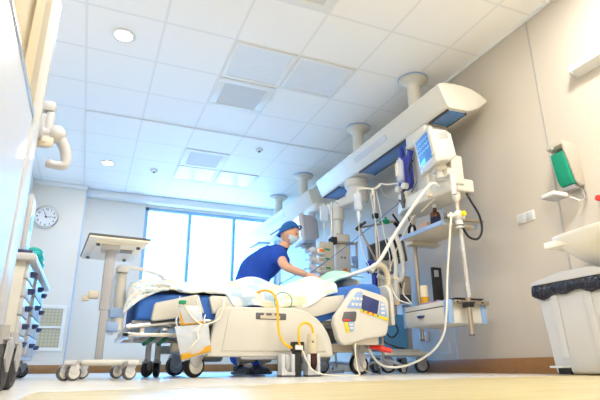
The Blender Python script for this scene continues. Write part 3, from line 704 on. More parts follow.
# ------------------------------------------------------------------ ceiling pendants
def pendant(dy, label, strips, plates, cols, skew=0., drop=0., ext=0.):
    ya, yb = 2.90+dy, 5.40+dy+ext
    def bend(mb):                                   # this beam runs a little askew and sits lower
        for v in mb.bm.verts:
            u = max(0, (v.co.y-ya)/(yb-ya)); v.co.x += skew*u; v.co.z -= drop*(.4+.6*u)
        return mb
    t = thing('ceiling_pendant', label, 'ceiling pendant', (2.70, (ya+yb)/2, 2.30), 0, 'ceiling supply pendants')
    prof = [(2.482, 2.295), (2.49, 2.315), (2.54, 2.335), (2.64, 2.348), (2.74, 2.350), (2.84, 2.338), (2.93, 2.305), (3.00, 2.262), (2.995, 2.245), (2.90, 2.165), (2.80, 2.118), (2.775, 2.108), (2.60, 2.100), (2.572, 2.104), (2.555, 2.118)]
    b = MB(); b.prism(prof, 'y', ya, yb, .010, seg=2); bend(b).build('beam', m.pendant, t, ang=30)
    for s0, s1 in strips:
        k = MB(); k.box(2.588, 2.768, s0+dy, s1+dy, 2.090, 2.104, .002); s = bend(k).build('light_strip', m.bluepanel, t)
        for xa, xb in ((2.574, 2.590), (2.766, 2.776)):
            k = MB(); k.box(xa, xb, s0+dy-.01, s1+dy+.01, 2.087, 2.109); bend(k).build('gasket', m.darkline, s)
    for s0, s1 in plates:
        k = MB(); d = V((2.555-2.482, 2.118-2.295)).normalized(); n = V((d.y, -d.x))
        a = V((2.482, 2.295))+d*.055; c = V((2.482, 2.295))+d*.115
        if n.x > 0: n = -n
        k.prism([tuple(a-n*.002), tuple(c-n*.002), tuple(c+n*.005), tuple(a+n*.005)], 'y', s0+dy, s1+dy); bend(k).build('marker_plate', m.plate, t)
    for yc in cols:
        k = MB(); k.lathe([(.064, 2.25), (.064, 2.668), (.075, 2.69), (.115, 2.715), (.142, 2.728), (.142, 2.745), (.001, 2.745)], (2.70, yc, 0), 32); c = k.build('ceiling_column', m.pendant, t)
        k = MB(); k.lathe([(.10, 2.744), (.146, 2.744), (.146, 2.759), (.10, 2.759)], (2.70, yc, 0), 32); k.build('blue_ring', m.lblue, c)
    return t
pendant(0, 'nearer cream ceiling supply beam on two columns along the right wall', [(2.94, 3.18), (3.56, 4.44), (4.95, 5.36)], [(3.78, 4.42)], (3.52, 4.65))
pendant(2.75, 'farther ceiling supply beam on two columns close to the window', [(2.94, 3.18), (3.56, 4.44), (4.95, 5.36)], [(3.75, 4.45)], (6.31, 7.37), -.13, .07, .01)

# near carriage hanging under the near beam: trunk, arm, two poles, shelf, drawer box
t = thing('equipment_carrier', 'cream carrier with two poles, shelf and drawer hung from near ceiling beam', 'equipment carrier', (2.65, 3.3, 1.3))
b = MB(); b.box(2.53, 2.80, 3.19, 3.50, 1.95, 2.092, .03, seg=3); b.build('beam_shoe', m.pendant, t)
b = MB(); b.box(2.60, 2.78, 3.22, 3.48, 1.50, 1.97, .03, seg=3); b.build('trunk', m.pendant, t)
MB().box(2.575, 2.60, 3.47, 3.56, 1.90, 2.02, .006).build('socket_plate', m.whiteplastic, t)
q = MB(); q.cyl((2.57, 3.50, 1.985), (2.578, 3.50, 1.985), .010, n=10); q.cyl((2.57, 3.53, 1.985), (2.578, 3.53, 1.985), .010, n=10); q.build('socket', m.ink, t)
arm = [(2.48+.0, 3.30)]
b = MB(); b.prism([(2.55, 2.98), (2.60, 2.94), (2.76, 2.94), (2.80, 3.0), (2.80, 3.62), (2.77, 3.75), (2.66, 3.78), (2.55, 3.72), (2.50, 3.60), (2.50, 3.30), (2.53, 3.12)], 'z', 1.385, 1.50, .02, seg=3); b.build('lower_arm', m.pendant, t)
b = MB(); b.box(2.55, 2.67, 2.925, 3.06, 1.43, 1.69, .02, seg=3); b.cyl((2.50, 2.97, 1.54), (2.60, 2.97, 1.54), .045, n=18); b.build('arm_hub', m.pendant, t)
b = MB(); b.cyl((2.525, 2.905, 1.33), (2.525, 2.905, 1.50), .020, n=14); b.build('handle', m.whiteplastic, t)
P1, P2 = (2.625, 3.0), (2.69, 3.70)
for (x, y) in (P1, P2):
    MB().cyl((x, y, .275), (x, y, 1.40), .0185, n=16).build('pole', m.pole, t)
    MB().cyl((x, y, .268), (x, y, .278), .0195, n=14).build('pole_cap', m.dgrey, t)
    MB().lathe([(.001, 1.31), (.022, 1.31), (.032, 1.33), (.034, 1.37), (.03, 1.395), (.001, 1.395)], (x, y, 0), 18).build('pole_collar', m.pendant, t)
b = MB(); b.box(2.50, 2.86, 3.07, 3.64, 1.128, 1.150, .004); sh = b.build('shelf', m.tanlight, t)
b = MB(); b.box(2.492, 2.502, 3.07, 3.64, 1.122, 1.158, .003); b.box(2.492, 2.53, 3.062, 3.075, 1.122, 1.158, .003); b.build('shelf_edge', m.lblue, sh)
MB().box(2.84, 2.868, 3.062, 3.075, 1.122, 1.158, .003).build('shelf_edge', m.lblue, sh)
b = MB(); b.box(2.54, 2.90, 3.020, 3.045, 1.165, 1.19, .003); b.build('rail', m.pole, t)
b = MB(); b.box(2.60, 2.90, 3.60, 3.72, 1.10, 1.128, .003); b.build('shelf_bracket', m.beige, t)
# drawer box
b = MB(); b.box(2.505, 2.85, 3.085, 3.66, .365, .535, .006); dbx = b.build('drawer_box', m.cream, t)
b = MB(); b.box(2.492, 2.508, 3.10, 3.655, .372, .488, .004); b.build('drawer', m.cream, dbx)
b = MB(); b.box(2.496, 2.508, 3.10, 3.655, .489, .497); b.build('drawer_gap', m.dgrey, dbx)
b = MB(); b.lathe([(.001, -.02), (.022, -.018), (.03, -.004), (.03, .0), (.001, .0)], (0, 0, 0), 14, M4.Translation((2.492, 3.42, .445)) @ M4.Scale(1.6, 4, (0, 1, 0))); b.build('drawer_handle', m.navyink, dbx)
for (xa, xb, ya, yb) in ((2.488, 2.535, 3.072, 3.125), (2.81, 2.855, 3.072, 3.10), (2.488, 2.51, 3.64, 3.668)):
    MB().box(xa, xb, ya, yb, .362, .54, .004).build('corner_strip', m.lblue, dbx)
b = MB(); b.box(2.535, 2.87, 3.045, 3.070, .505, .535, .003); b.build('rail', m.pole, t)
b = MB(); b.box(2.60, 2.655, 2.972, 3.046, .475, .515, .006); b.build('rail_clamp', m.black, t)
q = MB()
for x in (2.56, 2.72, 2.80): q.cyl((x, 3.040, .52), (x, 3.047, .52), .007, n=10)
q.build('rail_bolt', m.ink, t)

# things on drawer box and shelf
single('tray', MB().box(2.60, 2.85, 3.10, 3.42, .5365, .552, .006).box(2.59, 2.86, 3.09, 3.43, .552, .558, .002), m.black, 'flat black tray lying on top of the drawer box', 'tray')
single('leaflets', MB().box(2.512, 2.575, 3.22, 3.44, .5365, .548, .002), m.purple, 'small stack of purple leaflets on the drawer box edge', 'leaflet stack')
t = thing('sample_jar', 'amber filled jar with a cream lid on the drawer box', 'jar', (2.60, 3.50, .5365))
MB().lathe([(.001, 0), (.034, 0), (.036, .006), (.036, .075), (.001, .075)], (2.60, 3.50, .5365), 20).build('jar', m.urine, t)
MB().lathe([(.001, .075), (.033, .075), (.033, .165), (.03, .17), (.001, .17)], (2.60, 3.50, .5365), 20).build('lid', m.creamhose, t)
t = thing('wall_rack', 'upright black open rack standing behind the drawer box', 'rack', (2.80, 3.56, .537))
b = MB(); b.box(2.72, 2.74, 3.52, 3.54, .536, .88, .003); b.box(2.80, 2.82, 3.52, 3.54, .536, .88, .003); b.box(2.72, 2.82, 3.52, 3.54, .86, .88, .003); b.box(2.72, 2.82, 3.52, 3.54, .536, .56, .003); b.box(2.76, 2.82, 3.53, 3.55, .60, .80, .003); b.build('frame', m.black, t)
t = thing('reagent_bottle', 'brown glass bottle with a white cap on the shelf', 'bottle', (2.62, 3.28, 1.15))
MB().lathe([(.001, 0), (.040, 0), (.043, .006), (.043, .125), (.036, .145), (.018, .158), (.016, .19), (.001, .19)], (2.62, 3.28, 1.151), 22).build('glass', m.amberglass, t)
MB().lathe([(.001, .188), (.0185, .188), (.0185, .215), (.001, .217)], (2.62, 3.28, 1.151), 16).build('cap', m.whiteplastic, t)
MB().lathe([(.0435, .03), (.0438, .03), (.0438, .10), (.0435, .10)], (2.62, 3.28, 1.151), 22).build('bottle_label', m.navy, t)
single('carton', MB().box(2.60, 2.70, 3.38, 3.50, 1.151, 1.245, .003), m.pink, 'small pinkish carton next to the brown bottle on the shelf', 'carton')
b = MB()
for k in range(3): b.tube([(2.565+.008*k, 3.56+.045*math.cos(a), 1.205+.05*math.sin(a)) for a in [i*PI/5 for i in range(10)]], .006, 6, 3, closed=True)
b.tube([(2.57, 3.56, 1.25), (2.56, 3.58, 1.33), (2.55, 3.59, 1.45), (2.54, 3.56, 1.56)], .006, 6, 4)
single('coiled_cable', b, m.black, 'coiled black cable hanging at the far end of the shelf', 'cable')
t = thing('clear_canister', 'clear slim suction bottle beside the bed head with amber foot', 'bottle', (2.46, 3.62, .53))
b = MB(); b.lathe([(.001, 0), (.028, 0), (.028, .20), (.018, .22), (.001, .22)], (2.455, 3.70, .56), 16); b.build('bottle', m.clear, t)
b = MB(); b.lathe([(.001, .002), (.025, .002), (.025, .05), (.001, .05)], (2.455, 3.70, .56), 14); b.build('liquid', m.urine, t)
MB().box(2.43, 2.48, 3.68, 3.72, .78, .81, .006).build('cap', m.tube, t)

# valve with hose on near pole
t = thing('flow_valve', 'white gas flow valve with a yellow knob on near pole', 'valve', (2.60, 2.95, 1.17))
b = MB(); b.sph((2.585, 2.955, 1.178), .042, n=18); b.cyl((2.585, 2.955, 1.135), (2.585, 2.955, 1.075), .028, .032, 16); b.cyl((2.585, 2.955, 1.178), (2.50, 2.99, 1.172), .018, n=12); b.box(2.575, 2.66, 2.96, 3.02, 1.155, 1.205, .01); b.build('body', m.whiteplastic, t)
MB().cyl((2.592, 2.925, 1.182), (2.603, 2.895, 1.183), .021, n=14, bev=.004).build('knob', mat('yellow_knob', (.85, .75, .02), .35), t)
q = MB(); q.lathe([(.030, 1.088), (.034, 1.088), (.034, 1.098), (.030, 1.098)], (2.585, 2.955, 0), 18); q.cyl((2.50, 2.98, 1.172), (2.48, 3.0, 1.172), .022, n=12); q.build('knob_ring', m.dgrey, t)
b = MB(); b.tube([(2.59, 2.95, 1.08), (2.595, 2.95, .95), (2.60, 2.955, .75), (2.605, 2.96, .55)], .011, 10, 4); b.build('clear_flow_tube', m.clear, t)
b = MB(); b.tube([(2.50, 2.95, 1.185), (2.485, 2.92, 1.165), (2.485, 2.95, 1.05), (2.49, 3.0, .88), (2.485, 3.04, .70), (2.475, 3.06, .52), (2.46, 3.07, .40), (2.45, 3.10, .29), (2.42, 3.17, .19), (2.36, 3.28, .11), (2.28, 3.40, .06), (2.16, 3.44, .055), (2.06, 3.42, .09), (1.99, 3.40, .16), (1.94, 3.38, .25)], .008, 10, 6)
single('oxygen_hose', b, m.tube, 'cream hose looping from the valve down almost to the floor', 'hose')
b = MB(); b.tube([(2.70, 2.98, 1.42), (2.73, 2.96, 1.32), (2.79, 2.95, 1.20), (2.80, 2.95, 1.08), (2.74, 2.945, 1.0), (2.66, 2.95, 1.01), (2.61, 2.95, 1.08)], .009, 8, 6)
single('black_cable', b, m.black, 'looped black cable hanging from the carrier arm by the yellow knob', 'cable')

# patient monitors
def monitor(label, loc, rz, tilt, scale, scr, frame, wave=True, back=None):
    t = thing('patient_monitor', label, 'monitor', loc, (tilt, 0, rz), 'patient monitors')
    k = scale
    def S(mb): bmesh.ops.scale(mb.bm, vec=(k, k, k), verts=mb.bm.verts); return mb
    b = MB(); b.box(-.17, .17, -.05, .0, -.17, .17, .022, seg=3); S(b).build('bezel', frame, t, True)
    b = MB(); b.prism([(-.02, -.155), (-.02, .155), (.11, .13), (.16, .09), (.16, -.12), (.09, -.16)], 'x', -.155, .155, .02, seg=3); S(b).build('housing', back or frame, t, True)
    b = MB(); b.box(-.125, .125, -.054, -.045, -.105, .135, .004); sc_ = S(b).build('screen', scr, t, True)
    if wave:
        b = MB()
        for z in (.09, .045, .0):
            b.tube([(-.11+.22*i/22, -.0555, z+.012*(math.sin(i*2.1)*math.sin(i*.9))) for i in range(23)], .0015, 4, 1)
        S(b).build('trace', m.wave, sc_, True)
    b = MB()
    for i in range(6): b.box(-.11+.04*i, -.085+.04*i, -.054, -.048, -.148, -.132, .003)
    S(b).build('button', m.lgrey, t, True)
    b = MB(); b.cyl((.145, -.048, -.09), (.145, -.060, -.09), .014, n=14); b.cyl((.145, -.048, -.02), (.145, -.054, -.02), .008, n=10); S(b).build('knob', m.beige, t, True)
    b = MB()
    for i in range(8): b.box(.154, .158, .02+.013*i, .026+.013*i, .04, .10)
    S(b).build('vent_slots', m.grey, t, True)
    b = MB(); b.box(-.06, .06, .0, .10, -.20, -.155, .01); b.cyl((0, .05, -.26), (0, .05, -.19), .03, n=14); S(b).build('mount', m.pendant if frame is not m.lgrey else m.grey, t, True)
    return t
monitor('cream patient monitor with blue screen hanging below the near beam', (2.41, 3.01, 1.725), math.radians(-103), math.radians(8), .92, m.screen, m.cream)
monitor('grey patient monitor with glaring white screen under the far beam', (2.35, 5.60, 1.70), math.radians(-95), math.radians(6), 1.12, m.whitescreen, m.lgrey, False, m.grey)
# far monitor column
t = thing('monitor_hanger', 'cream hanger column under the far beam carrying a monitor and racks', 'hanger', (2.62, 5.75, 1.9))
b = MB(); b.box(2.54, 2.78, 5.55, 5.95, 1.97, 2.092, .03, seg=3); b.build('beam_shoe', m.pendant, t)
b = MB(); b.cyl((2.55, 5.70, 1.99), (2.55, 5.70, 1.10), .05, n=18); b.build('column', m.lgrey, t)
b = MB(); b.box(2.36, 2.60, 5.62, 5.78, 1.70, 1.82, .02); b.build('cross_arm', m.pendant, t)

# service column on swing arm below the near beam's far end
t = thing('service_column', 'cream service column with sockets on a swing arm under the near beam', 'service column', (2.55, 4.9, 1.2))
b = MB(); b.lathe([(.001, 1.84), (.12, 1.84), (.13, 1.86), (.13, 1.945), (.115, 1.955), (.115, 2.0), (.14, 2.02), (.14, 2.092), (.001, 2.092)], (2.68, 4.70, 0), 28); b.build('swivel_hub', m.pendant, t)
b = MB(); d = V((2.53-2.68, 5.02-4.62, 0)).normalized(); n = V((-d.y, d.x, 0)); p0 = V((2.68, 4.60, 0)); p1 = V((2.52, 5.06, 0))
b.prism([tuple((p0+n*.10).xy), tuple((p0-d*.05).xy), tuple((p0-n*.10).xy), tuple((p1-n*.075).xy), tuple((p1+d*.06).xy), tuple((p1+n*.075).xy)], 'z', 1.80, 1.90, .02, seg=3); b.build('swing_arm', m.pendant, t)
b = MB(); b.lathe([(.001, 1.48), (.062, 1.48), (.062, 1.66), (.085, 1.67), (.088, 1.80), (.001, 1.80)], (2.53, 4.93, 0), 24); b.build('spindle', m.cream, t)
b = MB(); b.box(2.44, 2.64, 4.82, 5.04, .86, 1.49, .025, seg=3); b.build('socket_trunk', m.cream, t)
q = MB()
for x in (2.515, 2.555): q.box(x-.013, x+.013, 4.814, 4.822, 1.195, 1.22, .003)
q.build('socket', m.wirecable, t)
q = MB(); q.box(2.50, 2.58, 4.812, 4.822, 1.30, 1.38, .003); q.build('cover_plate', m.creamhose, t)
q = MB(); q.cyl((2.55, 4.805, 1.06), (2.55, 4.82, 1.06), .028, n=16); q.box(2.542, 2.562, 4.806, 4.82, .96, 1.04, .003); q.build('outlet', m.orange, t)
b = MB()
for z in (1.13, 1.40): b.box(2.64, 2.755, 4.88, 4.91, z-.015, z+.015, .004)
b.box(2.735, 2.76, 4.88, 4.91, 1.10, 1.43, .004); b.build('side_frame', m.beige, t)
b = MB(); b.lathe([(.001, 0), (.03, 0), (.036, .02), (.036, .07), (.001, .07)], (2.70, 4.86, 1.17), 16); b.cyl((2.70, 4.86, 1.17), (2.70, 4.86, 1.11), .02, n=12); b.build('gas_outlet', m.lblue, t)
b = MB(); b.box(2.36, 2.66, 4.79, 4.815, 1.36, 1.39, .003); b.build('rail', m.pole, t)

# IV stand with bags and syringe pumps in front of the service column
t = thing('infusion_stand', 'steel infusion pole with a black clamp beside the service column', 'infusion stand', (2.37, 4.75, 0))
b = MB(); b.cyl((2.37, 4.75, .05), (2.37, 4.75, 1.78), .0135, n=12); b.tube([(2.37, 4.75, 1.77), (2.40, 4.74, 1.82), (2.45, 4.73, 1.80), (2.46, 4.73, 1.76)], .006, 8, 5); b.tube([(2.37, 4.75, 1.77), (2.33, 4.75, 1.815), (2.28, 4.76, 1.80), (2.27, 4.76, 1.765)], .006, 8, 5); b.build('pole', m.pole, t)
b = MB()
for k in range(5):
    a = k*2*PI/5; b.tube([(2.37, 4.75, .10), (2.37+.14*math.cos(a), 4.75+.14*math.sin(a), .09), (2.37+.26*math.cos(a), 4.75+.26*math.sin(a), .06)], .014, 8, 3)
b.build('base', m.grey, t)
for k in range(5):
    a = k*2*PI/5; caster(t, 2.37+.26*math.cos(a), 4.75+.26*math.sin(a), .025, .018, a, m.grey, m.black, m.grey, .06)
b = MB(); b.box(2.345, 2.415, 4.71, 4.78, 1.33, 1.41, .008); b.cyl((2.32, 4.745, 1.37), (2.345, 4.745, 1.37), .018, n=10); b.build('clamp', m.black, t)
b = MB(); b.cyl((2.335, 4.75, .85), (2.335, 4.75, 1.38), .018, n=12); b.build('sleeve', m.lblue, t)
# syringe pump tower: each pump is its own thing
t = thing('pump_rack', 'beige docking rack behind the stacked infusion pumps', 'rack', (2.20, 4.72, .75))
b = MB(); b.box(2.17, 2.34, 4.66, 4.74, .75, 1.33, .01); b.build('rack', m.beige, t)
b = MB()
for k in range(5): b.box(2.215, 2.295, 4.655, 4.662, 1.235-.10*k, 1.255-.10*k)
b.build('marking', m.greenclip, t)
b = MB(); b.cyl((2.255, 4.70, .0), (2.255, 4.70, .76), .018, n=12); b.cyl((2.255, 4.70, 0), (2.255, 4.70, .03), .16, n=20); b.build('stand_leg', m.grey, t)
plabels = ['topmost infusion pump of the stacked column beside nurse', 'second infusion pump from the top of the stacked column', 'third infusion pump from the top of the stacked column', 'fourth infusion pump from top, near the nurse hand', 'lowest infusion pump of the column, just above the bed']
for k in range(5):
    z = 1.20-.095*k
    t = thing('infusion_pump', plabels[k], 'infusion pump', (2.08, 4.62, z), 0, 'stacked infusion pumps')
    b = MB(); b.box(2.09, 2.20, 4.56, 4.655, z-.038, z+.034, .022, seg=3); b.build('housing', m.whiteplastic, t)
    b = MB(); b.lathe([(.001, -.03), (.032, -.03), (.040, -.015), (.040, .02), (.03, .032), (.001, .034)], (0, 0, 0), 18, M4.Translation((2.06, 4.59, z)) @ M4.Rotation(PI/2-.3, 4, 'Y')); b.build('plunger_head', m.lgrey, t)
    b = MB(); b.cyl((2.03, 4.585, z), (1.97, 4.57, z-.012), .014, n=12); b.build('syringe', m.clear, t)
    b = MB(); b.box(2.12, 2.18, 4.554, 4.561, z-.012, z+.02, .002); b.build('display', m.orange if k == 0 else m.greycover, t)

def ivbag(label, x, y, z, h, w_):
    t = thing('drip_bag', label, 'drip bag', (x, y, z), 0, 'drip bags')
    b = MB(); b.box(x-w_/2, x+w_/2, y-.016, y+.016, z-h, z, .014, seg=3); b.build('pouch', m.clearw, t)
    b = MB(); b.cyl((x, y, z), (x, y, z+.03), .005, n=8); b.tube([(x-.02, y, z), (x, y, z+.035), (x+.02, y, z)], .003, 6, 4); b.build('hanger', m.hose, t)
    b = MB(); b.cyl((x, y, z-h), (x, y, z-h-.035), .007, n=8); b.lathe([(.001, 0), (.011, 0), (.012, -.05), (.005, -.065), (.001, -.065)], (x, y, z-h-.03), 12); b.build('drip_chamber', m.hose, t)
    return t
ivbag('drip bag hanging on the infusion pole by the white screened monitor', 2.27, 4.74, 1.76, .18, .10)

# IV pole near the ventilator with cream hook
t = thing('infusion_stand', 'cream hooked infusion pole rising behind the bed control panel', 'infusion stand', (2.36, 3.86, 0))
px_, py_ = 2.385, 3.86
b = MB(); b.cyl((px_, py_, .05), (px_+.0, py_, 1.66), .0125, n=12); b.build('pole', m.pole, t)
b = MB(); b.tube([(px_-.15, py_+.05, 1.62), (px_-.14, py_+.05, 1.675), (px_-.07, py_+.02, 1.68), (px_, py_, 1.675), (px_+.04, py_-.02, 1.70), (px_+.06, py_-.03, 1.73)], .013, 8, 5); b.tube([(px_, py_, 1.675), (px_-.02, py_-.01, 1.66), (px_-.03, py_-.02, 1.60)], .01, 8, 4); b.build('hook', m.cream, t)
b = MB(); b.box(px_-.025, px_+.025, py_-.03, py_+.025, 1.38, 1.43, .008); b.build('clamp', m.black, t)
b = MB()
for k in range(4):
    a = k*PI/2+.8; b.tube([(px_, py_, .10), (px_+.10*math.cos(a), py_+.10*math.sin(a), .09), (px_+.17*math.cos(a), py_+.17*math.sin(a), .055)], .013, 8, 3)
b.build('base', m.grey, t)
for k in range(4):
    a = k*PI/2+.8; caster(t, px_+.17*math.cos(a), py_+.17*math.sin(a), .024, .018, a, m.grey, m.black, m.grey, .055)
t = thing('drip_bottle', 'clear drip bottle hanging from the cream hook over the bed head', 'drip bottle', (2.235, 3.91, 1.6), 0)
x, y, z = 2.235, 3.91, 1.63
b = MB(); b.lathe([(.001, 0), (.034, -.004), (.042, -.02), (.036, -.07), (.033, -.09), (.042, -.115), (.042, -.15), (.03, -.17), (.012, -.18), (.001, -.18)], (x, y, z), 20); b.build('bottle', m.clearw, t)
b = MB(); b.lathe([(.001, -.178), (.014, -.178), (.014, -.20), (.018, -.205), (.018, -.235), (.010, -.25), (.010, -.28), (.001, -.28)], (x, y, z), 14); b.build('drip_chamber', m.hose, t)
b = MB(); b.tube([(x, y, z-.28), (x+.0, y, z-.45), (x+.02, y-.02, z-.60), (x+.05, y-.05, z-.70), (x+.03, y-.1, z-.80)], .0035, 6, 5); b.build('drip_line', m.hose, t)

# blue holder beside the near monitor
t = thing('suction_regulator', 'dark blue bracket holding a white cylinder left of near monitor', 'regulator', (2.50, 3.55, 1.8))
b = MB(); b.prism([(3.42, 1.92), (3.46, 1.95), (3.48, 1.90), (3.56, 1.90), (3.575, 2.03), (3.60, 2.03), (3.605, 1.90), (3.64, 1.87), (3.64, 1.62), (3.60, 1.58), (3.48, 1.58), (3.45, 1.62), (3.455, 1.86)], 'x', 2.52, 2.565, .008); b.build('bracket', m.dblue, t)
b = MB(); b.lathe([(.001, 0), (.034, 0), (.038, .01), (.038, .18), (.03, .205), (.012, .215), (.012, .23), (.001, .23)], (2.49, 3.55, 1.66), 20); b.build('cylinder', m.clearw, t)
b = MB(); b.box(2.448, 2.456, 3.53, 3.57, 1.71, 1.83, .002); b.build('scale', m.creamhose, t)
for y_ in (3.60, 3.50): MB().cyl((2.515, y_, 1.60), (2.47, y_, 1.60), .029, n=16).build('dial', m.whiteplastic, t)
b = MB(); b.box(2.50, 2.56, 3.50, 3.63, 1.44, 1.56, .012); b.build('valve_block', m.whiteplastic, t)
b = MB(); b.cyl((2.50, 3.54, 1.53), (2.48, 3.54, 1.43), .012, n=10); b.cyl((2.498, 3.60, 1.49), (2.49, 3.60, 1.49), .012, n=10); b.box(2.475, 2.49, 3.52, 3.55, 1.40, 1.56, .004); b.build('nozzle', m.dgrey, t)
b = MB(); b.tube([(2.52, 3.44, 1.72), (2.48, 3.40, 1.70), (2.46, 3.36, 1.74), (2.47, 3.32, 1.78)], .010, 8, 5)
single('plug_cable', b, m.black, 'short black cable bent between the blue bracket and near monitor', 'cable')
t = thing('probe_holder', 'small white probe dangling under the near monitor', 'probe', (2.50, 3.12, 1.45))
b = MB(); b.cyl((2.46, 3.12, 1.55), (2.46, 3.12, 1.44), .018, .012, 12); b.sph((2.46, 3.12, 1.395), .03, (1, 1, .7)); b.cyl((2.46, 3.12, 1.44), (2.46, 3.12, 1.40), .010, n=10); b.build('probe', m.tube, t)
MB().cyl((2.46, 3.12, 1.372), (2.46, 3.12, 1.382), .024, n=16).build('tip_ring', m.creamhose, t)

# ------------------------------------------------------------------ ventilator cart
t = thing('ventilator', 'ventilator cart on dark casters standing behind the bed head', 'ventilator', (2.66, 4.1, 0))
for (x, y, a) in ((2.50, 3.98, -.35), (2.60, 4.36, .2), (2.86, 3.98, -.3), (2.90, 4.36, .3)): caster(t, x, y, .066, .05, a, m.grey, m.black, m.grey, .14)
b = MB(); b.prism([(2.42, 3.92), (2.50, 3.88), (2.86, 3.88), (2.93, 3.94), (2.93, 4.38), (2.86, 4.44), (2.50, 4.44), (2.42, 4.38)], 'z', .145, .185, .016, seg=3); b.box(2.52, 2.84, 3.93, 4.40, .18, .205, .012); b.build('base', m.whiteplastic, t)
b = MB(); b.box(2.46, 2.76, 4.02, 4.40, .20, .52, .012); b.build('blue_lit_cabinet', m.bluecloth, t)
b = MB(); b.cyl((2.82, 4.10, .19), (2.82, 4.10, .62), .038, n=18); b.build('column', m.grey, t)
b = MB(); b.box(2.40, 2.62, 3.94, 4.30, .50, .63, .02); b.build('lower_housing', m.grey, t)
b = MB(); b.box(2.52, 2.82, 3.98, 4.36, .63, .88, .012); b.build('upper_housing', m.beige, t)
b = MB(); b.box(2.53, 2.80, 3.974, 3.982, .635, .70, .002); b.build('connector_panel', m.dgrey, t)
b = MB(); b.lathe([(.001, 0), (.04, 0), (.04, .04), (.001, .04)], (0, 0, 0), 18, M4.Translation((2.40, 3.95, .57)) @ M4.Rotation(PI/2, 4, 'X')); b.box(2.34, 2.44, 3.92, 3.99, .485, .53, .01); b.build('blue_collar', m.lblue, t)
T = M4.Translation((2.64, 4.10, 1.12)) @ M4.Rotation(math.radians(-55), 4, 'Z') @ M4.Rotation(math.radians(-24), 4, 'X') @ M4.Rotation(math.radians(-14), 4, 'Y')
b = MB(); b.box(-.19, .19, -.03, .03, -.16, .16, .015, T=T); b.build('display_housing', m.dgrey, t)
b = MB(); b.box(-.165, .165, -.034, -.028, -.13, .135, .004, T=T); b.build('display', m.black, t)
b = MB(); b.cyl((2.64, 4.14, .88), (2.62, 4.12, 1.02), .04, n=16); b.build('display_neck', m.grey, t)
b = MB(); b.sph((2.36, 3.93, .965), .045, (1.2, 1, .7)); b.cyl((2.36, 3.93, .95), (2.36, 3.95, .87), .035, n=14); b.build('humidifier_lid', m.dblue, t)
b = MB(); b.box(2.46, 2.60, 3.90, 3.99, .88, 1.0, .02); b.sph((2.56, 3.93, 1.03), .03); b.build('sensor_block', m.grey, t)
b = MB(); b.box(2.52, 2.58, 3.89, 3.93, 1.01, 1.05, .006); b.build('knob', m.ink, t)
b = MB(); b.cyl((2.40, 3.95, .62), (2.40, 3.95, .88), .03, n=14); b.build('side_post', m.dblue, t)
# articulated hose arm
t = thing('hose_arm', 'jointed steel hose support arm with black clamps and green connector', 'support arm', (2.5, 4.0, 1.2))
b = MB(); b.cyl((2.52, 4.02, .88), (2.44, 4.0, 1.04), .012, n=10); b.cyl((2.44, 4.0, 1.04), (2.27, 3.98, 1.31), .011, n=10); b.cyl((2.27, 3.98, 1.31), (2.70, 4.0, 1.425), .010, n=10); b.build('arm', m.pole, t)
b = MB(); b.cyl((2.245, 3.975, 1.29), (2.30, 3.98, 1.345), .018, n=12); b.cyl((2.29, 3.96, 1.335), (2.33, 3.95, 1.365), .012, n=10); b.build('clamp', m.black, t)
b = MB(); b.cyl((2.69, 4.0, 1.41), (2.745, 4.0, 1.36), .018, n=12); b.cyl((2.66, 3.98, 1.49), (2.73, 3.98, 1.40), .010, n=10); b.build('clamp', m.black, t)
b = MB(); b.box(2.55, 2.62, 3.97, 4.02, 1.385, 1.425, .01); b.cyl((2.585, 3.995, 1.42), (2.585, 3.995, 1.45), .014, n=10); b.cyl((2.52, 3.995, 1.40), (2.55, 3.995, 1.405), .012, n=10); b.build('connector', m.greenclip, t)

def ridged(pts, r, label, mtl=None, sm=10):
    b = MB(); b.tube(pts, r, 10, sm, rf=lambda u, i: r*(1.06 if i % 2 else .92))
    return single('breathing_hose', b, mtl or m.hose, label, 'hose', 'ventilator breathing hoses')
ridged([(1.52, 3.58, .66), (1.62, 3.54, .675), (1.83, 3.46, .735), (2.01, 3.36, .80), (2.07, 3.31, .86), (2.16, 3.25, 1.03), (2.28, 3.10, 1.27), (2.36, 3.02, 1.40), (2.42, 3.02, 1.445), (2.52, 3.06, 1.45)], .0145, 'long white breathing hose rising steeply from bed to the carrier arm', sm=22)
ridged([(2.52, 3.86, 1.22), (2.53, 3.82, 1.10), (2.54, 3.80, .95), (2.52, 3.80, .83), (2.44, 3.82, .80), (2.36, 3.84, .84)], .022, 'white U-shaped breathing hose hanging left of the shelf', sm=14)
ridged([(2.58, 3.84, 1.25), (2.60, 3.80, 1.10), (2.60, 3.78, .92), (2.57, 3.78, .81), (2.50, 3.84, .78)], .022, 'white breathing hose hanging closest to the shelf pole', sm=14)
ridged([(2.22, 3.72, .84), (2.27, 3.72, .90), (2.34, 3.72, .90), (2.385, 3.72, .84), (2.39, 3.72, .74), (2.36, 3.74, .63), (2.33, 3.76, .56)], .026, 'thick cream breathing hose arched behind the control panel', m.creamhose, sm=12)

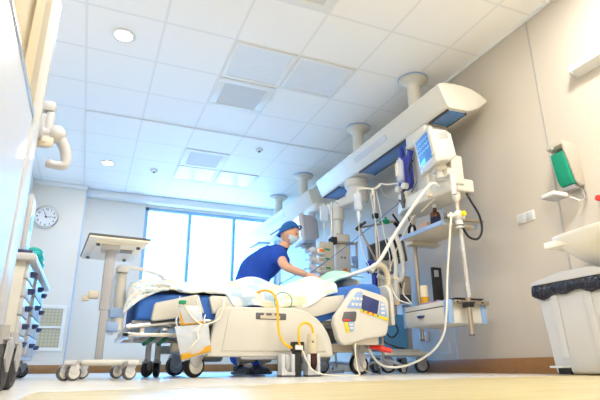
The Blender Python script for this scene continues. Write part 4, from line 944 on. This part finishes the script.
# thin lines and cables
def line(pts, r, mtl, name, label, cat='line'):
    return single(name, MB().tube(pts, r, 6, 7), mtl, label, cat)
line([(1.80, 4.45, .82), (2.0, 4.3, .98), (2.25, 4.05, 1.2), (2.48, 3.75, 1.44), (2.60, 3.6, 1.56), (2.62, 3.48, 1.66)], .0045, m.blueline, 'monitoring_cable', 'thin blue cable running diagonally up from the pumps to carrier', 'cable')
line([(2.50, 3.40, 1.30), (2.47, 3.50, 1.20), (2.44, 3.66, 1.0), (2.42, 3.72, .88), (2.36, 3.70, .78)], .005, m.creamhose, 'sampling_line', 'thin yellowish line slanting down from carrier arm past the shelf')
line([(2.78, 3.30, 1.56), (2.66, 3.10, 1.46), (2.56, 3.14, 1.40), (2.50, 3.30, 1.30)], .005, m.creamhose, 'sampling_line', 'thin cream line hanging under the carrier arm by the probe')
line([(2.45, 3.83, 1.73), (2.50, 3.78, 1.71), (2.54, 3.70, 1.70), (2.56, 3.63, 1.66)], .008, m.hose, 'air_line', 'white line from the infusion hook across to the blue bracket')
line([(2.44, 3.82, 1.70), (2.46, 3.80, 1.60), (2.52, 3.68, 1.50), (2.60, 3.62, 1.44), (2.66, 3.50, 1.43)], .003, m.wirecable, 'signal_wire', 'thin grey wire sagging from the infusion hook to the carrier', 'wire')
line([(2.41, 3.86, 1.66), (2.44, 3.85, 1.45), (2.46, 3.84, 1.22), (2.50, 3.84, 1.05), (2.49, 3.82, .88)], .005, m.hose, 'infusion_line', 'thin white line dropping beside the cream hooked pole')
line([(2.335, 3.84, 1.62), (2.36, 3.84, 1.42), (2.38, 3.82, 1.20), (2.36, 3.78, 1.0), (2.33, 3.74, .86)], .004, m.hose, 'infusion_line', 'thin white line falling from the hook in front of arm')
line([(2.55, 3.70, .76), (2.50, 3.66, .66), (2.52, 3.62, .60), (2.50, 3.56, .56), (2.40, 3.60, .60), (2.38, 3.66, .72)], .005, m.hose, 'infusion_line', 'thin white line looping low beside the clear canister')
line([(2.27, 4.74, 1.50), (2.25, 4.70, 1.40), (2.22, 4.66, 1.30), (2.12, 4.62, 1.24)], .004, m.hose, 'infusion_line', 'thin line from the hanging drip bag to the top pump')
line([(1.62, 4.40, .80), (1.80, 4.45, .90), (1.98, 4.56, 1.01)], .004, m.blueline, 'infusion_line', 'blue line between the nurse and the stacked pumps')
line([(2.36, 3.96, .50), (2.40, 3.88, .38), (2.48, 3.86, .30), (2.56, 3.87, .36), (2.52, 3.88, .43), (2.44, 3.87, .38), (2.40, 3.86, .27), (2.52, 3.86, .22), (2.62, 3.88, .21)], .007, m.black, 'power_cable', 'tangled black power cable in front of the ventilator cabinet', 'cable')
line([(2.02, 3.36, .19), (2.12, 3.46, .22), (2.24, 3.60, .20), (2.38, 3.84, .23), (2.42, 3.88, .28)], .006, m.wirecable, 'mains_cable', 'grey cable from the bed head to the ventilator base', 'cable')
line([(1.83, 3.26, .23), (1.80, 3.24, .16), (1.82, 3.24, .06), (1.88, 3.22, .012)], .005, m.wirecable, 'bed_cable', 'thin grey cable hanging below the bed control panel to floor', 'cable')
line([(2.52, 3.95, 1.05), (2.58, 3.90, .98), (2.60, 3.88, .86), (2.62, 3.86, .74)], .006, m.black, 'sensor_cable', 'black cable dropping from the ventilator display', 'cable')

# ------------------------------------------------------------------ right wall fittings
t = thing('wall_mounted_dispenser', 'wall dispenser with a green bottle and a drip tray', 'dispenser', (XR, 2.27, 1.38))
b = MB(); b.prism([(2.885, 1.58), (2.90, 1.592), (3.04, 1.592), (3.04, 1.275), (2.99, 1.275), (2.96, 1.30), (2.93, 1.42)], 'y', 2.185, 2.20, .003); b.prism([(2.88, 1.56), (2.885, 1.585), (3.04, 1.592), (3.04, 1.56), (2.94, 1.545)], 'y', 2.19, 2.32, .006); b.box(3.005, 3.04, 2.19, 2.32, 1.27, 1.59, .004); b.build('cover', m.greycover, t)
b = MB(); b.prism([(2.905, 1.515), (2.92, 1.53), (3.0, 1.53), (3.005, 1.515), (3.005, 1.31), (2.985, 1.285), (2.955, 1.29), (2.93, 1.33)], 'y', 2.203, 2.312, .008, seg=3); b.build('bottle', m.soap, t)
b = MB(); b.tube([(2.955, 2.26, 1.53), (2.945, 2.26, 1.555), (2.915, 2.26, 1.562), (2.885, 2.26, 1.555), (2.87, 2.26, 1.545)], .006, 8, 5); b.build('spout', m.cream, t)
b = MB(); b.box(2.965, 3.03, 2.21, 2.31, 1.255, 1.285, .006); b.build('bottle_cradle', m.grey, t)
b = MB(); b.tube([(3.03, 2.22, 1.30), (3.025, 2.20, 1.20), (2.99, 2.20, 1.16), (2.96, 2.24, 1.19), (2.93, 2.26, 1.21), (2.86, 2.27, 1.215)], .006, 8, 5); b.tube([(2.86, 2.22, 1.195), (2.83, 2.30, 1.195)], .005, 8, 1); b.tube([(3.03, 2.19, 1.27), (3.03, 2.19, 1.17), (2.96, 2.20, 1.155)], .004, 8, 4); b.build('bracket', m.steel, t)
b = MB(); b.box(2.77, 2.90, 2.22, 2.33, 1.185, 1.215, .008); b.build('drip_tray', m.whiteplastic, t)
b = MB(); b.box(2.768, 2.902, 2.218, 2.332, 1.181, 1.189, .002); b.build('tray_rim', m.grey, t)
t.location.z -= .047
t = thing('light_switch', 'white double switch plate on the tan wall', 'switch', (XR, 2.72, 1.145))
b = MB(); b.box(XR-.010, XR, 2.635, 2.80, 1.105, 1.185, .003); b.build('plate', m.whiteplastic, t)
for y in (2.678, 2.757): MB().box(XR-.014, XR-.009, y-.03, y+.03, 1.115, 1.175, .002).build('rocker', m.white, t)
t = thing('wall_socket', 'white wall socket below the drawer box', 'socket', (XR, 4.15, .33))
MB().box(XR-.010, XR, 4.07, 4.22, .29, .37, .003).build('plate', m.whiteplastic, t)
MB().lathe([(.001, 0), (.025, 0), (.025, .004), (.001, .004)], (0, 0, 0), 16, M4.Translation((XR-.010, 4.15, .33)) @ M4.Rotation(-PI/2, 4, 'Y')).build('outlet', m.lgrey, t)
single('wall_sticker', MB().prism([(3.78, .165), (3.93, .165), (3.93, .18), (3.795, .18), (3.795, .26), (3.78, .26)], 'x', XR-.002, XR), m.white, 'small white angled mark low on the tan wall', 'sticker')
t = thing('wall_lamp', 'long white tube lamp mounted high on the tan wall', 'wall lamp', (XR, 1.6, 2.03))
ZL = .022                                # lamp height offset
b = MB(); b.prism([(a_, z_+ZL) for a_, z_ in ((3.04, 2.078), (2.99, 2.074), (2.962, 2.048), (2.962, 2.015), (2.99, 1.99), (3.04, 1.985))], 'y', 1.0, 2.075, .01); b.build('housing', m.whiteplastic, t)
MB().prism([(a_, z_+ZL) for a_, z_ in ((3.04, 2.084), (2.985, 2.080), (2.955, 2.05), (2.955, 2.012), (2.985, 1.984), (3.04, 1.979))], 'y', 2.06, 2.083, .004).build('end_cap', m.white, t)

# washbasin
t = thing('washbasin', 'white ceramic washbasin on the right wall above the grey bin', 'washbasin', (2.85, 1.9, .85))
b = MB()
# basin body: lofted rim-to-bottom outlines
def rim(z, ins, yfar, bulge):
    pts = [(XR-.002, yfar-ins*.6), (2.70+ins, yfar-ins*.6), (2.595+ins*1.2, yfar-.09-ins*.4), (2.555+ins*1.3, yfar-.42), (2.57+ins*1.3, yfar-.70), (2.66+ins, yfar-.88+ins), (XR-.002, yfar-.92+ins)]
    P = spline([(p[0], p[1], z) for p in pts], 5); return [tuple(p) for p in P]
rows = [rim(.812, .06, 2.215, 0), rim(.82, .02, 2.215, 0), rim(.812, 0, 2.215, 0), rim(.785, 0, 2.215, 0), rim(.73, .06, 2.215, 0), rim(.67, .13, 2.215, 0), rim(.61, .25, 2.215, 0)]
b.quadgrid(rows); b.quadgrid([rim(.61, .25, 2.215, 0), [(2.98, 1.7, .60)]*len(rows[0])]); b.quadgrid([rim(.812, .06, 2.215, 0), rim(.74, .14, 2.215, 0), [(2.86, 1.7, .68)]*len(rows[0])])
b.build('bowl', m.ceramic, t, ang=60)
b = MB(); b.prism([(2.60, 2.225), (2.60, 2.10), (2.70, 1.95), (XR-.002, 1.95), (XR-.002, 2.24), (2.62, 2.24)], 'z', .750, .790, .008, seg=3); b.build('side_ledge', m.ceramic, t)
b = MB(); b.cyl((2.92, 1.72, .61), (2.92, 1.72, .46), .03, n=16); b.tube([(2.92, 1.72, .46), (2.93, 1.72, .41), (2.98, 1.72, .41), (3.03, 1.72, .43)], .022, 10, 5); b.build('drain_trap', m.chrome, t)
b = MB(); b.cyl((2.93, 1.75, .80), (2.93, 1.75, .90), .022, n=16); b.tube([(2.93, 1.75, .89), (2.88, 1.75, .91), (2.80, 1.75, .89), (2.79, 1.75, .87)], .013, 10, 5); b.build('tap', m.chrome, t)
t = thing('red_wall_fitting', 'small red fitting on the tan wall at right edge above basin', 'wall fitting', (XR, 2.09, 1.098))
T = M4.Translation((XR, 2.085, 1.097)) @ M4.Rotation(-PI/2, 4, 'Y')
MB().lathe([(.001, 0), (.022, 0), (.022, .015), (.012, .02), (.012, .03), (.001, .03)], (0, 0, 0), 18, T).build('base', m.whiteplastic, t)
MB().lathe([(.001, .028), (.020, .03), (.022, .04), (.020, .05), (.001, .053)], (0, 0, 0), 18, T).build('cap', m.red, t)

# waste bin
t = thing('waste_bin', 'grey pedal waste bin with a black liner below the basin', 'bin', (2.83, 2.15, 0))
def tap(x0, x1, y0, y1, z0, x2, x3, y2, y3, z1, bm_):
    tb = bmesh.new(); A = [tb.verts.new(p) for p in ((x0, y0, z0), (x1, y0, z0), (x1, y1, z0), (x0, y1, z0))]; B = [tb.verts.new(p) for p in ((x2, y2, z1), (x3, y2, z1), (x3, y3, z1), (x2, y3, z1))]
    tb.faces.new(A[::-1]); tb.faces.new(B)
    for i in range(4): tb.faces.new((A[i], A[(i+1) % 4], B[(i+1) % 4], B[i]))
    bmesh.ops.bevel(tb, geom=tb.edges[:], offset=.02, segments=3, profile=.5, affect='EDGES'); bm_._merge(tb)
b = MB(); tap(2.70, 2.98, 1.95, 2.38, .008, 2.672, 3.0, 1.91, 2.41, .50, b); b.build('body', m.bingrey, t)
for y in (2.05, 2.28): MB().prism([(2.697, .10), (2.676, .47), (2.664, .47), (2.689, .10)], 'y', y-.028, y+.028, .004).build('rib', m.bingrey, t)
rows = []
for k in range(5):
    z = [.47, .485, .515, .54, .555][k]; r = []; o_ = [.004, .012, .014, .010, .0][k]
    for i in range(61):
        q_ = i/60*4; e = int(q_) % 4; f_ = q_-int(q_)
        c = [(2.665-o_, 1.905-o_), (3.005+o_*.5, 1.905-o_), (3.005+o_*.5, 2.415+o_), (2.665-o_, 2.415+o_)]
        a, d = V(c[e]), V(c[(e+1) % 4]); p = a.lerp(d, f_)
        r.append((p.x+.005*noise.noise((i*.7, k, 0)), p.y+.005*noise.noise((i*.7, k, 9)), z+(.010*math.sin(i*1.3)+.010*math.sin(i*.5) if k == 0 else 0)))
    rows.append(r)
b = MB(); b.quadgrid(rows); b.build('liner', m.liner, t, ang=60)
b = MB(); b.prism([(1.89, .55), (1.89, .57), (1.97, .603), (2.20, .607), (2.43, .57), (2.43, .55)], 'x', 2.655, 3.02, .006); b.build('lid', m.bingrey, t)
b = MB(); b.box(2.625, 2.70, 2.26, 2.355, .042, .055, .004); b.build('pedal', m.white, t)
b = MB(); b.box(2.685, 2.71, 2.262, 2.345, .006, .045); b.build('pedal_slot', m.ink, t)

# ------------------------------------------------------------------ nurse
t = thing('person', 'person in blue scrubs and cap leaning over the far side of bed', 'person', (1.45, 4.55, 0))
PX = -.055                                # where along the bed the person stands
def skinmesh(name, verts, edges, mtl, lvl=2, root=0):
    me = bpy.data.meshes.new(name)
    me.from_pydata([tuple(V(v[:3])-V(t.location)+V((PX, 0, 0))) for v in verts], edges, [])
    o = bpy.data.objects.new(name, me); C.objects.link(o); o.parent = t
    sk = o.modifiers.new('skin', 'SKIN'); sk.use_smooth_shade = True
    for i, v in enumerate(verts):
        r = v[3]; me.skin_vertices[0].data[i].radius = (r, r) if not isinstance(r, tuple) else r
        me.skin_vertices[0].data[i].use_root = (i == root)
    ss = o.modifiers.new('sub', 'SUBSURF'); ss.levels = lvl; ss.render_levels = lvl
    me.materials.append(mtl)
    return o
# joints
pel = (1.42, 4.60, .80); w1 = (1.50, 4.57, .95); ch = (1.63, 4.51, 1.06); nk = (1.735, 4.45, 1.165); hd = (1.77, 4.415, 1.235)
sR = (1.655, 4.35, 1.075); eR = (1.66, 4.20, .93); hR = (1.86, 4.14, .855); fR = (1.93, 4.12, .84)
sL = (1.76, 4.62, 1.085); eL = (1.92, 4.62, .98); hL = (2.05, 4.46, .90); fL = (2.09, 4.42, .885)
hipR = (1.35, 4.54, .76); kR = (1.345, 4.50, .43); aR = (1.35, 4.55, .09); tR = (1.39, 4.42, .04)
hipL = (1.50, 4.63, .76); kL = (1.53, 4.56, .43); aL = (1.54, 4.62, .09); tL = (1.60, 4.50, .04)
vs = [(*pel, .115), (*w1, .105), (*ch, .12), (*nk, .052), (*hd, .058),
      (*sR, .052), (*eR, .046), (*hR, .030), (*sL, .052), (*eL, .040), (*hL, .028),
      (*hipR, .08), (*kR, .055), (*aR, .036), (*hipL, .08), (*kL, .055), (*aL, .036)]
ed = [(0, 1), (1, 2), (2, 3), (3, 4), (2, 5), (5, 6), (6, 7), (2, 8), (8, 9), (9, 10), (0, 11), (11, 12), (12, 13), (0, 14), (14, 15), (15, 16)]
body = skinmesh('body', vs, ed, m.skin)
# head: shaped ellipsoid with face
HC = V((1.785+PX, 4.40, 1.305)); HT = M4.Translation(HC) @ M4.Rotation(math.radians(48), 4, 'Z') @ M4.Rotation(math.radians(16), 4, 'X')   # face looks along local -y
b = MB(); tb = bmesh.new(); bmesh.ops.create_uvsphere(tb, u_segments=32, v_segments=22, radius=1)
for v in tb.verts:
    x, y, z = v.co
    jaw = 1-.28*max(0, -z)**1.3
    v.co = V((x*.076*jaw, (y*.094-.012*max(0, -z))*(.97 if y < 0 else 1.04), z*.112))
b._merge(tb, HT)
b.sph((0, -.098, -.018), .014, (.85, 1.1, 1.5), 10, HT)              # nose
for s in (-1, 1):
    b.sph((s*.077, .008, -.012), .024, (.35, .75, 1.2), 10, HT)       # ears
    b.sph((s*.030, -.080, .022), .015, (1.4, .6, .6), 10, HT)         # brows
b.build('head', m.skin, t)
b = MB()
for s in (-1, 1): b.sph((s*.030, -.087, .004), .010, (1.2, .5, .6), 10, HT)
b.build('eye', m.ink, t)
b = MB(); b.sph((0, -.085, -.058), .020, (1.3, .4, .35), 10, HT); b.build('mouth', mat('lips', (.5, .2, .16), .5), t)
b = MB(); tb = bmesh.new(); bmesh.ops.create_uvsphere(tb, u_segments=28, v_segments=18, radius=1)
for v in list(tb.verts):
    if v.co.z+v.co.y*.55 < -.02: tb.verts.remove(v)
for v in tb.verts: v.co = V((v.co.x*.088, v.co.y*.104+.006, v.co.z*.126+.002))
b._merge(tb, HT); b.tube([(.086*math.cos(a), .006+.102*math.sin(a), .022-.07*math.sin(a)) for a in [k*PI/8 for k in range(16)]], .009, 8, 3, True, HT)
b.build('surgical_cap', m.cap, t, ang=70)
b = MB(); tb = bmesh.new(); bmesh.ops.create_uvsphere(tb, u_segments=24, v_segments=16, radius=1)
for v in list(tb.verts):
    if v.co.z > -.12 or v.co.y > -.2: tb.verts.remove(v)
for v in tb.verts: v.co = V((v.co.x*.076, v.co.y*.112, v.co.z*.112+.002))
b._merge(tb, HT); b.build('face_mask', m.maskm, t, ang=70)
# scrubs
top = [(1.41, 4.60, .76, .19), (*w1, .178), (1.60, 4.52, 1.035, .182), (1.70, 4.47, 1.125, .105),
       (1.655, 4.36, 1.075, .098), (1.655, 4.26, .985, .088), (1.76, 4.61, 1.085, .09), (1.86, 4.62, 1.04, .08)]
top.append((1.405, 4.60, .64, .19))
skinmesh('scrub_top', top, [(0, 1), (1, 2), (2, 3), (2, 4), (4, 5), (2, 6), (6, 7), (0, 8)], m.scrub)
tr = [(1.42, 4.60, .82, .160), (1.345, 4.55, .72, .115), (1.34, 4.51, .43, .095), (1.345, 4.55, .06, .092), (1.505, 4.63, .72, .115), (1.53, 4.57, .43, .095), (1.54, 4.62, .06, .092)]
skinmesh('scrub_trousers', tr, [(0, 1), (1, 2), (2, 3), (0, 4), (4, 5), (5, 6)], m.scrub)
b = MB(); b.prism([(x_+PX-.03, z_-.045) for x_, z_ in ((1.66, 1.10), (1.72, 1.21), (1.79, 1.20), (1.77, 1.09), (1.74, 1.05))], 'y', 4.37, 4.43, .012); b.build('undershirt', m.navy, t)
for (a, h_) in ((aR, .0), (aL, 0)):
    b = MB(); T = M4.Translation((a[0]+PX, a[1], 0)) @ M4.Rotation(math.radians(25), 4, 'Z')
    b.box(-.045, .045, -.17, .06, .0, .025, .01, T=T); b.sph((0, -.085, .03), .05, (.95, 1.75, .75), 14, T); b.sph((0, .0, .05), .05, (.95, 1.15, 1.0), 14, T); b.build('shoe', m.shoe, t)
# hands
def hand_at(w_, dirv, upv, flip, nm):
    w_, d = V(w_), V(dirv).normalized(); u = V(upv); u = (u-d*u.dot(d)).normalized(); s = d.cross(u)*flip
    P = lambda a, c, e: tuple(w_+d*a+s*c+u*e)
    vs = [(*P(-.03, 0, 0), .026), (*P(.03, 0, 0), (.034)), (*P(.075, 0, 0), .030)]; ed = [(0, 1), (1, 2)]
    for k, (off, ln) in enumerate(((-.033, .068), (-.011, .080), (.011, .075), (.032, .058))):
        i = len(vs); vs += [(*P(.085, off, 0), .010), (*P(.085+ln*.45, off*1.1, -.008), .009), (*P(.085+ln*.8, off*1.1, -.026), .0075)]; ed += [(2, i), (i, i+1), (i+1, i+2)]
    i = len(vs); vs += [(*P(.035, -.045, -.008), .011), (*P(.07, -.062, -.018), .010), (*P(.095, -.055, -.03), .008)]; ed += [(1, i), (i, i+1), (i+1, i+2)]
    skinmesh(nm, vs, ed, m.skin, 2)
hand_at(hR, V(fR)-V(hR), (0, -.3, 1), 1, 'hand'); hand_at(hL, V(fL)-V(hL), (0, -.2, 1), -1, 'hand')

# ------------------------------------------------------------------ light, world, camera
wd = bpy.data.worlds.new('sky'); sc.world = wd; wd.use_nodes = True
wn = wd.node_tree.nodes; wl = wd.node_tree.links; bg = wn['Background']
tc = wn.new('ShaderNodeTexCoord'); sx = wn.new('ShaderNodeSeparateXYZ'); wl.new(tc.outputs['Generated'], sx.inputs[0])
cr = wn.new('ShaderNodeValToRGB'); wl.new(sx.outputs[2], cr.inputs[0])
cr.color_ramp.elements[0].position = .0; cr.color_ramp.elements[0].color = (.10, .16, .22, 1)      # ground and far buildings
cr.color_ramp.elements[1].position = .06; cr.color_ramp.elements[1].color = (.07, .40, 1.0, 1)      # bright hazy sky
wl.new(cr.outputs[0], bg.inputs[0]); bg.inputs[1].default_value = 27.0

cam = bpy.data.cameras.new('camera'); co = bpy.data.objects.new('camera', cam); C.objects.link(co); sc.camera = co
cam.sensor_fit = 'HORIZONTAL'; cam.sensor_width = 36; cam.lens = 495.09/600*36; cam.clip_start = .02
yaw, pit, rol = .396707, .325270, -.008007
fw = V((math.sin(yaw)*math.cos(pit), math.cos(yaw)*math.cos(pit), math.sin(pit))); rt = V((math.cos(yaw), -math.sin(yaw), 0)); up = rt.cross(fw)
r2 = rt*math.cos(rol)+up*math.sin(rol); u2 = -rt*math.sin(rol)+up*math.cos(rol)
mtx = M4((( r2.x, u2.x, -fw.x, 0), (r2.y, u2.y, -fw.y, 0), (r2.z, u2.z, -fw.z, 0), (0, 0, 0, 1)))
co.matrix_world = M4.Translation((0, 0, .06)) @ mtx
vs_ = sc.view_settings; vs_.view_transform = 'Standard'; vs_.look = 'None'; vs_.gamma = 1; vs_.use_curve_mapping = False
vs_.exposure = 0.2
sc.cycles.max_bounces = 10; sc.cycles.diffuse_bounces = 6; sc.cycles.transparent_max_bounces = 16; sc.cycles.use_denoising = True
sc.cycles.sample_clamp_indirect = 8
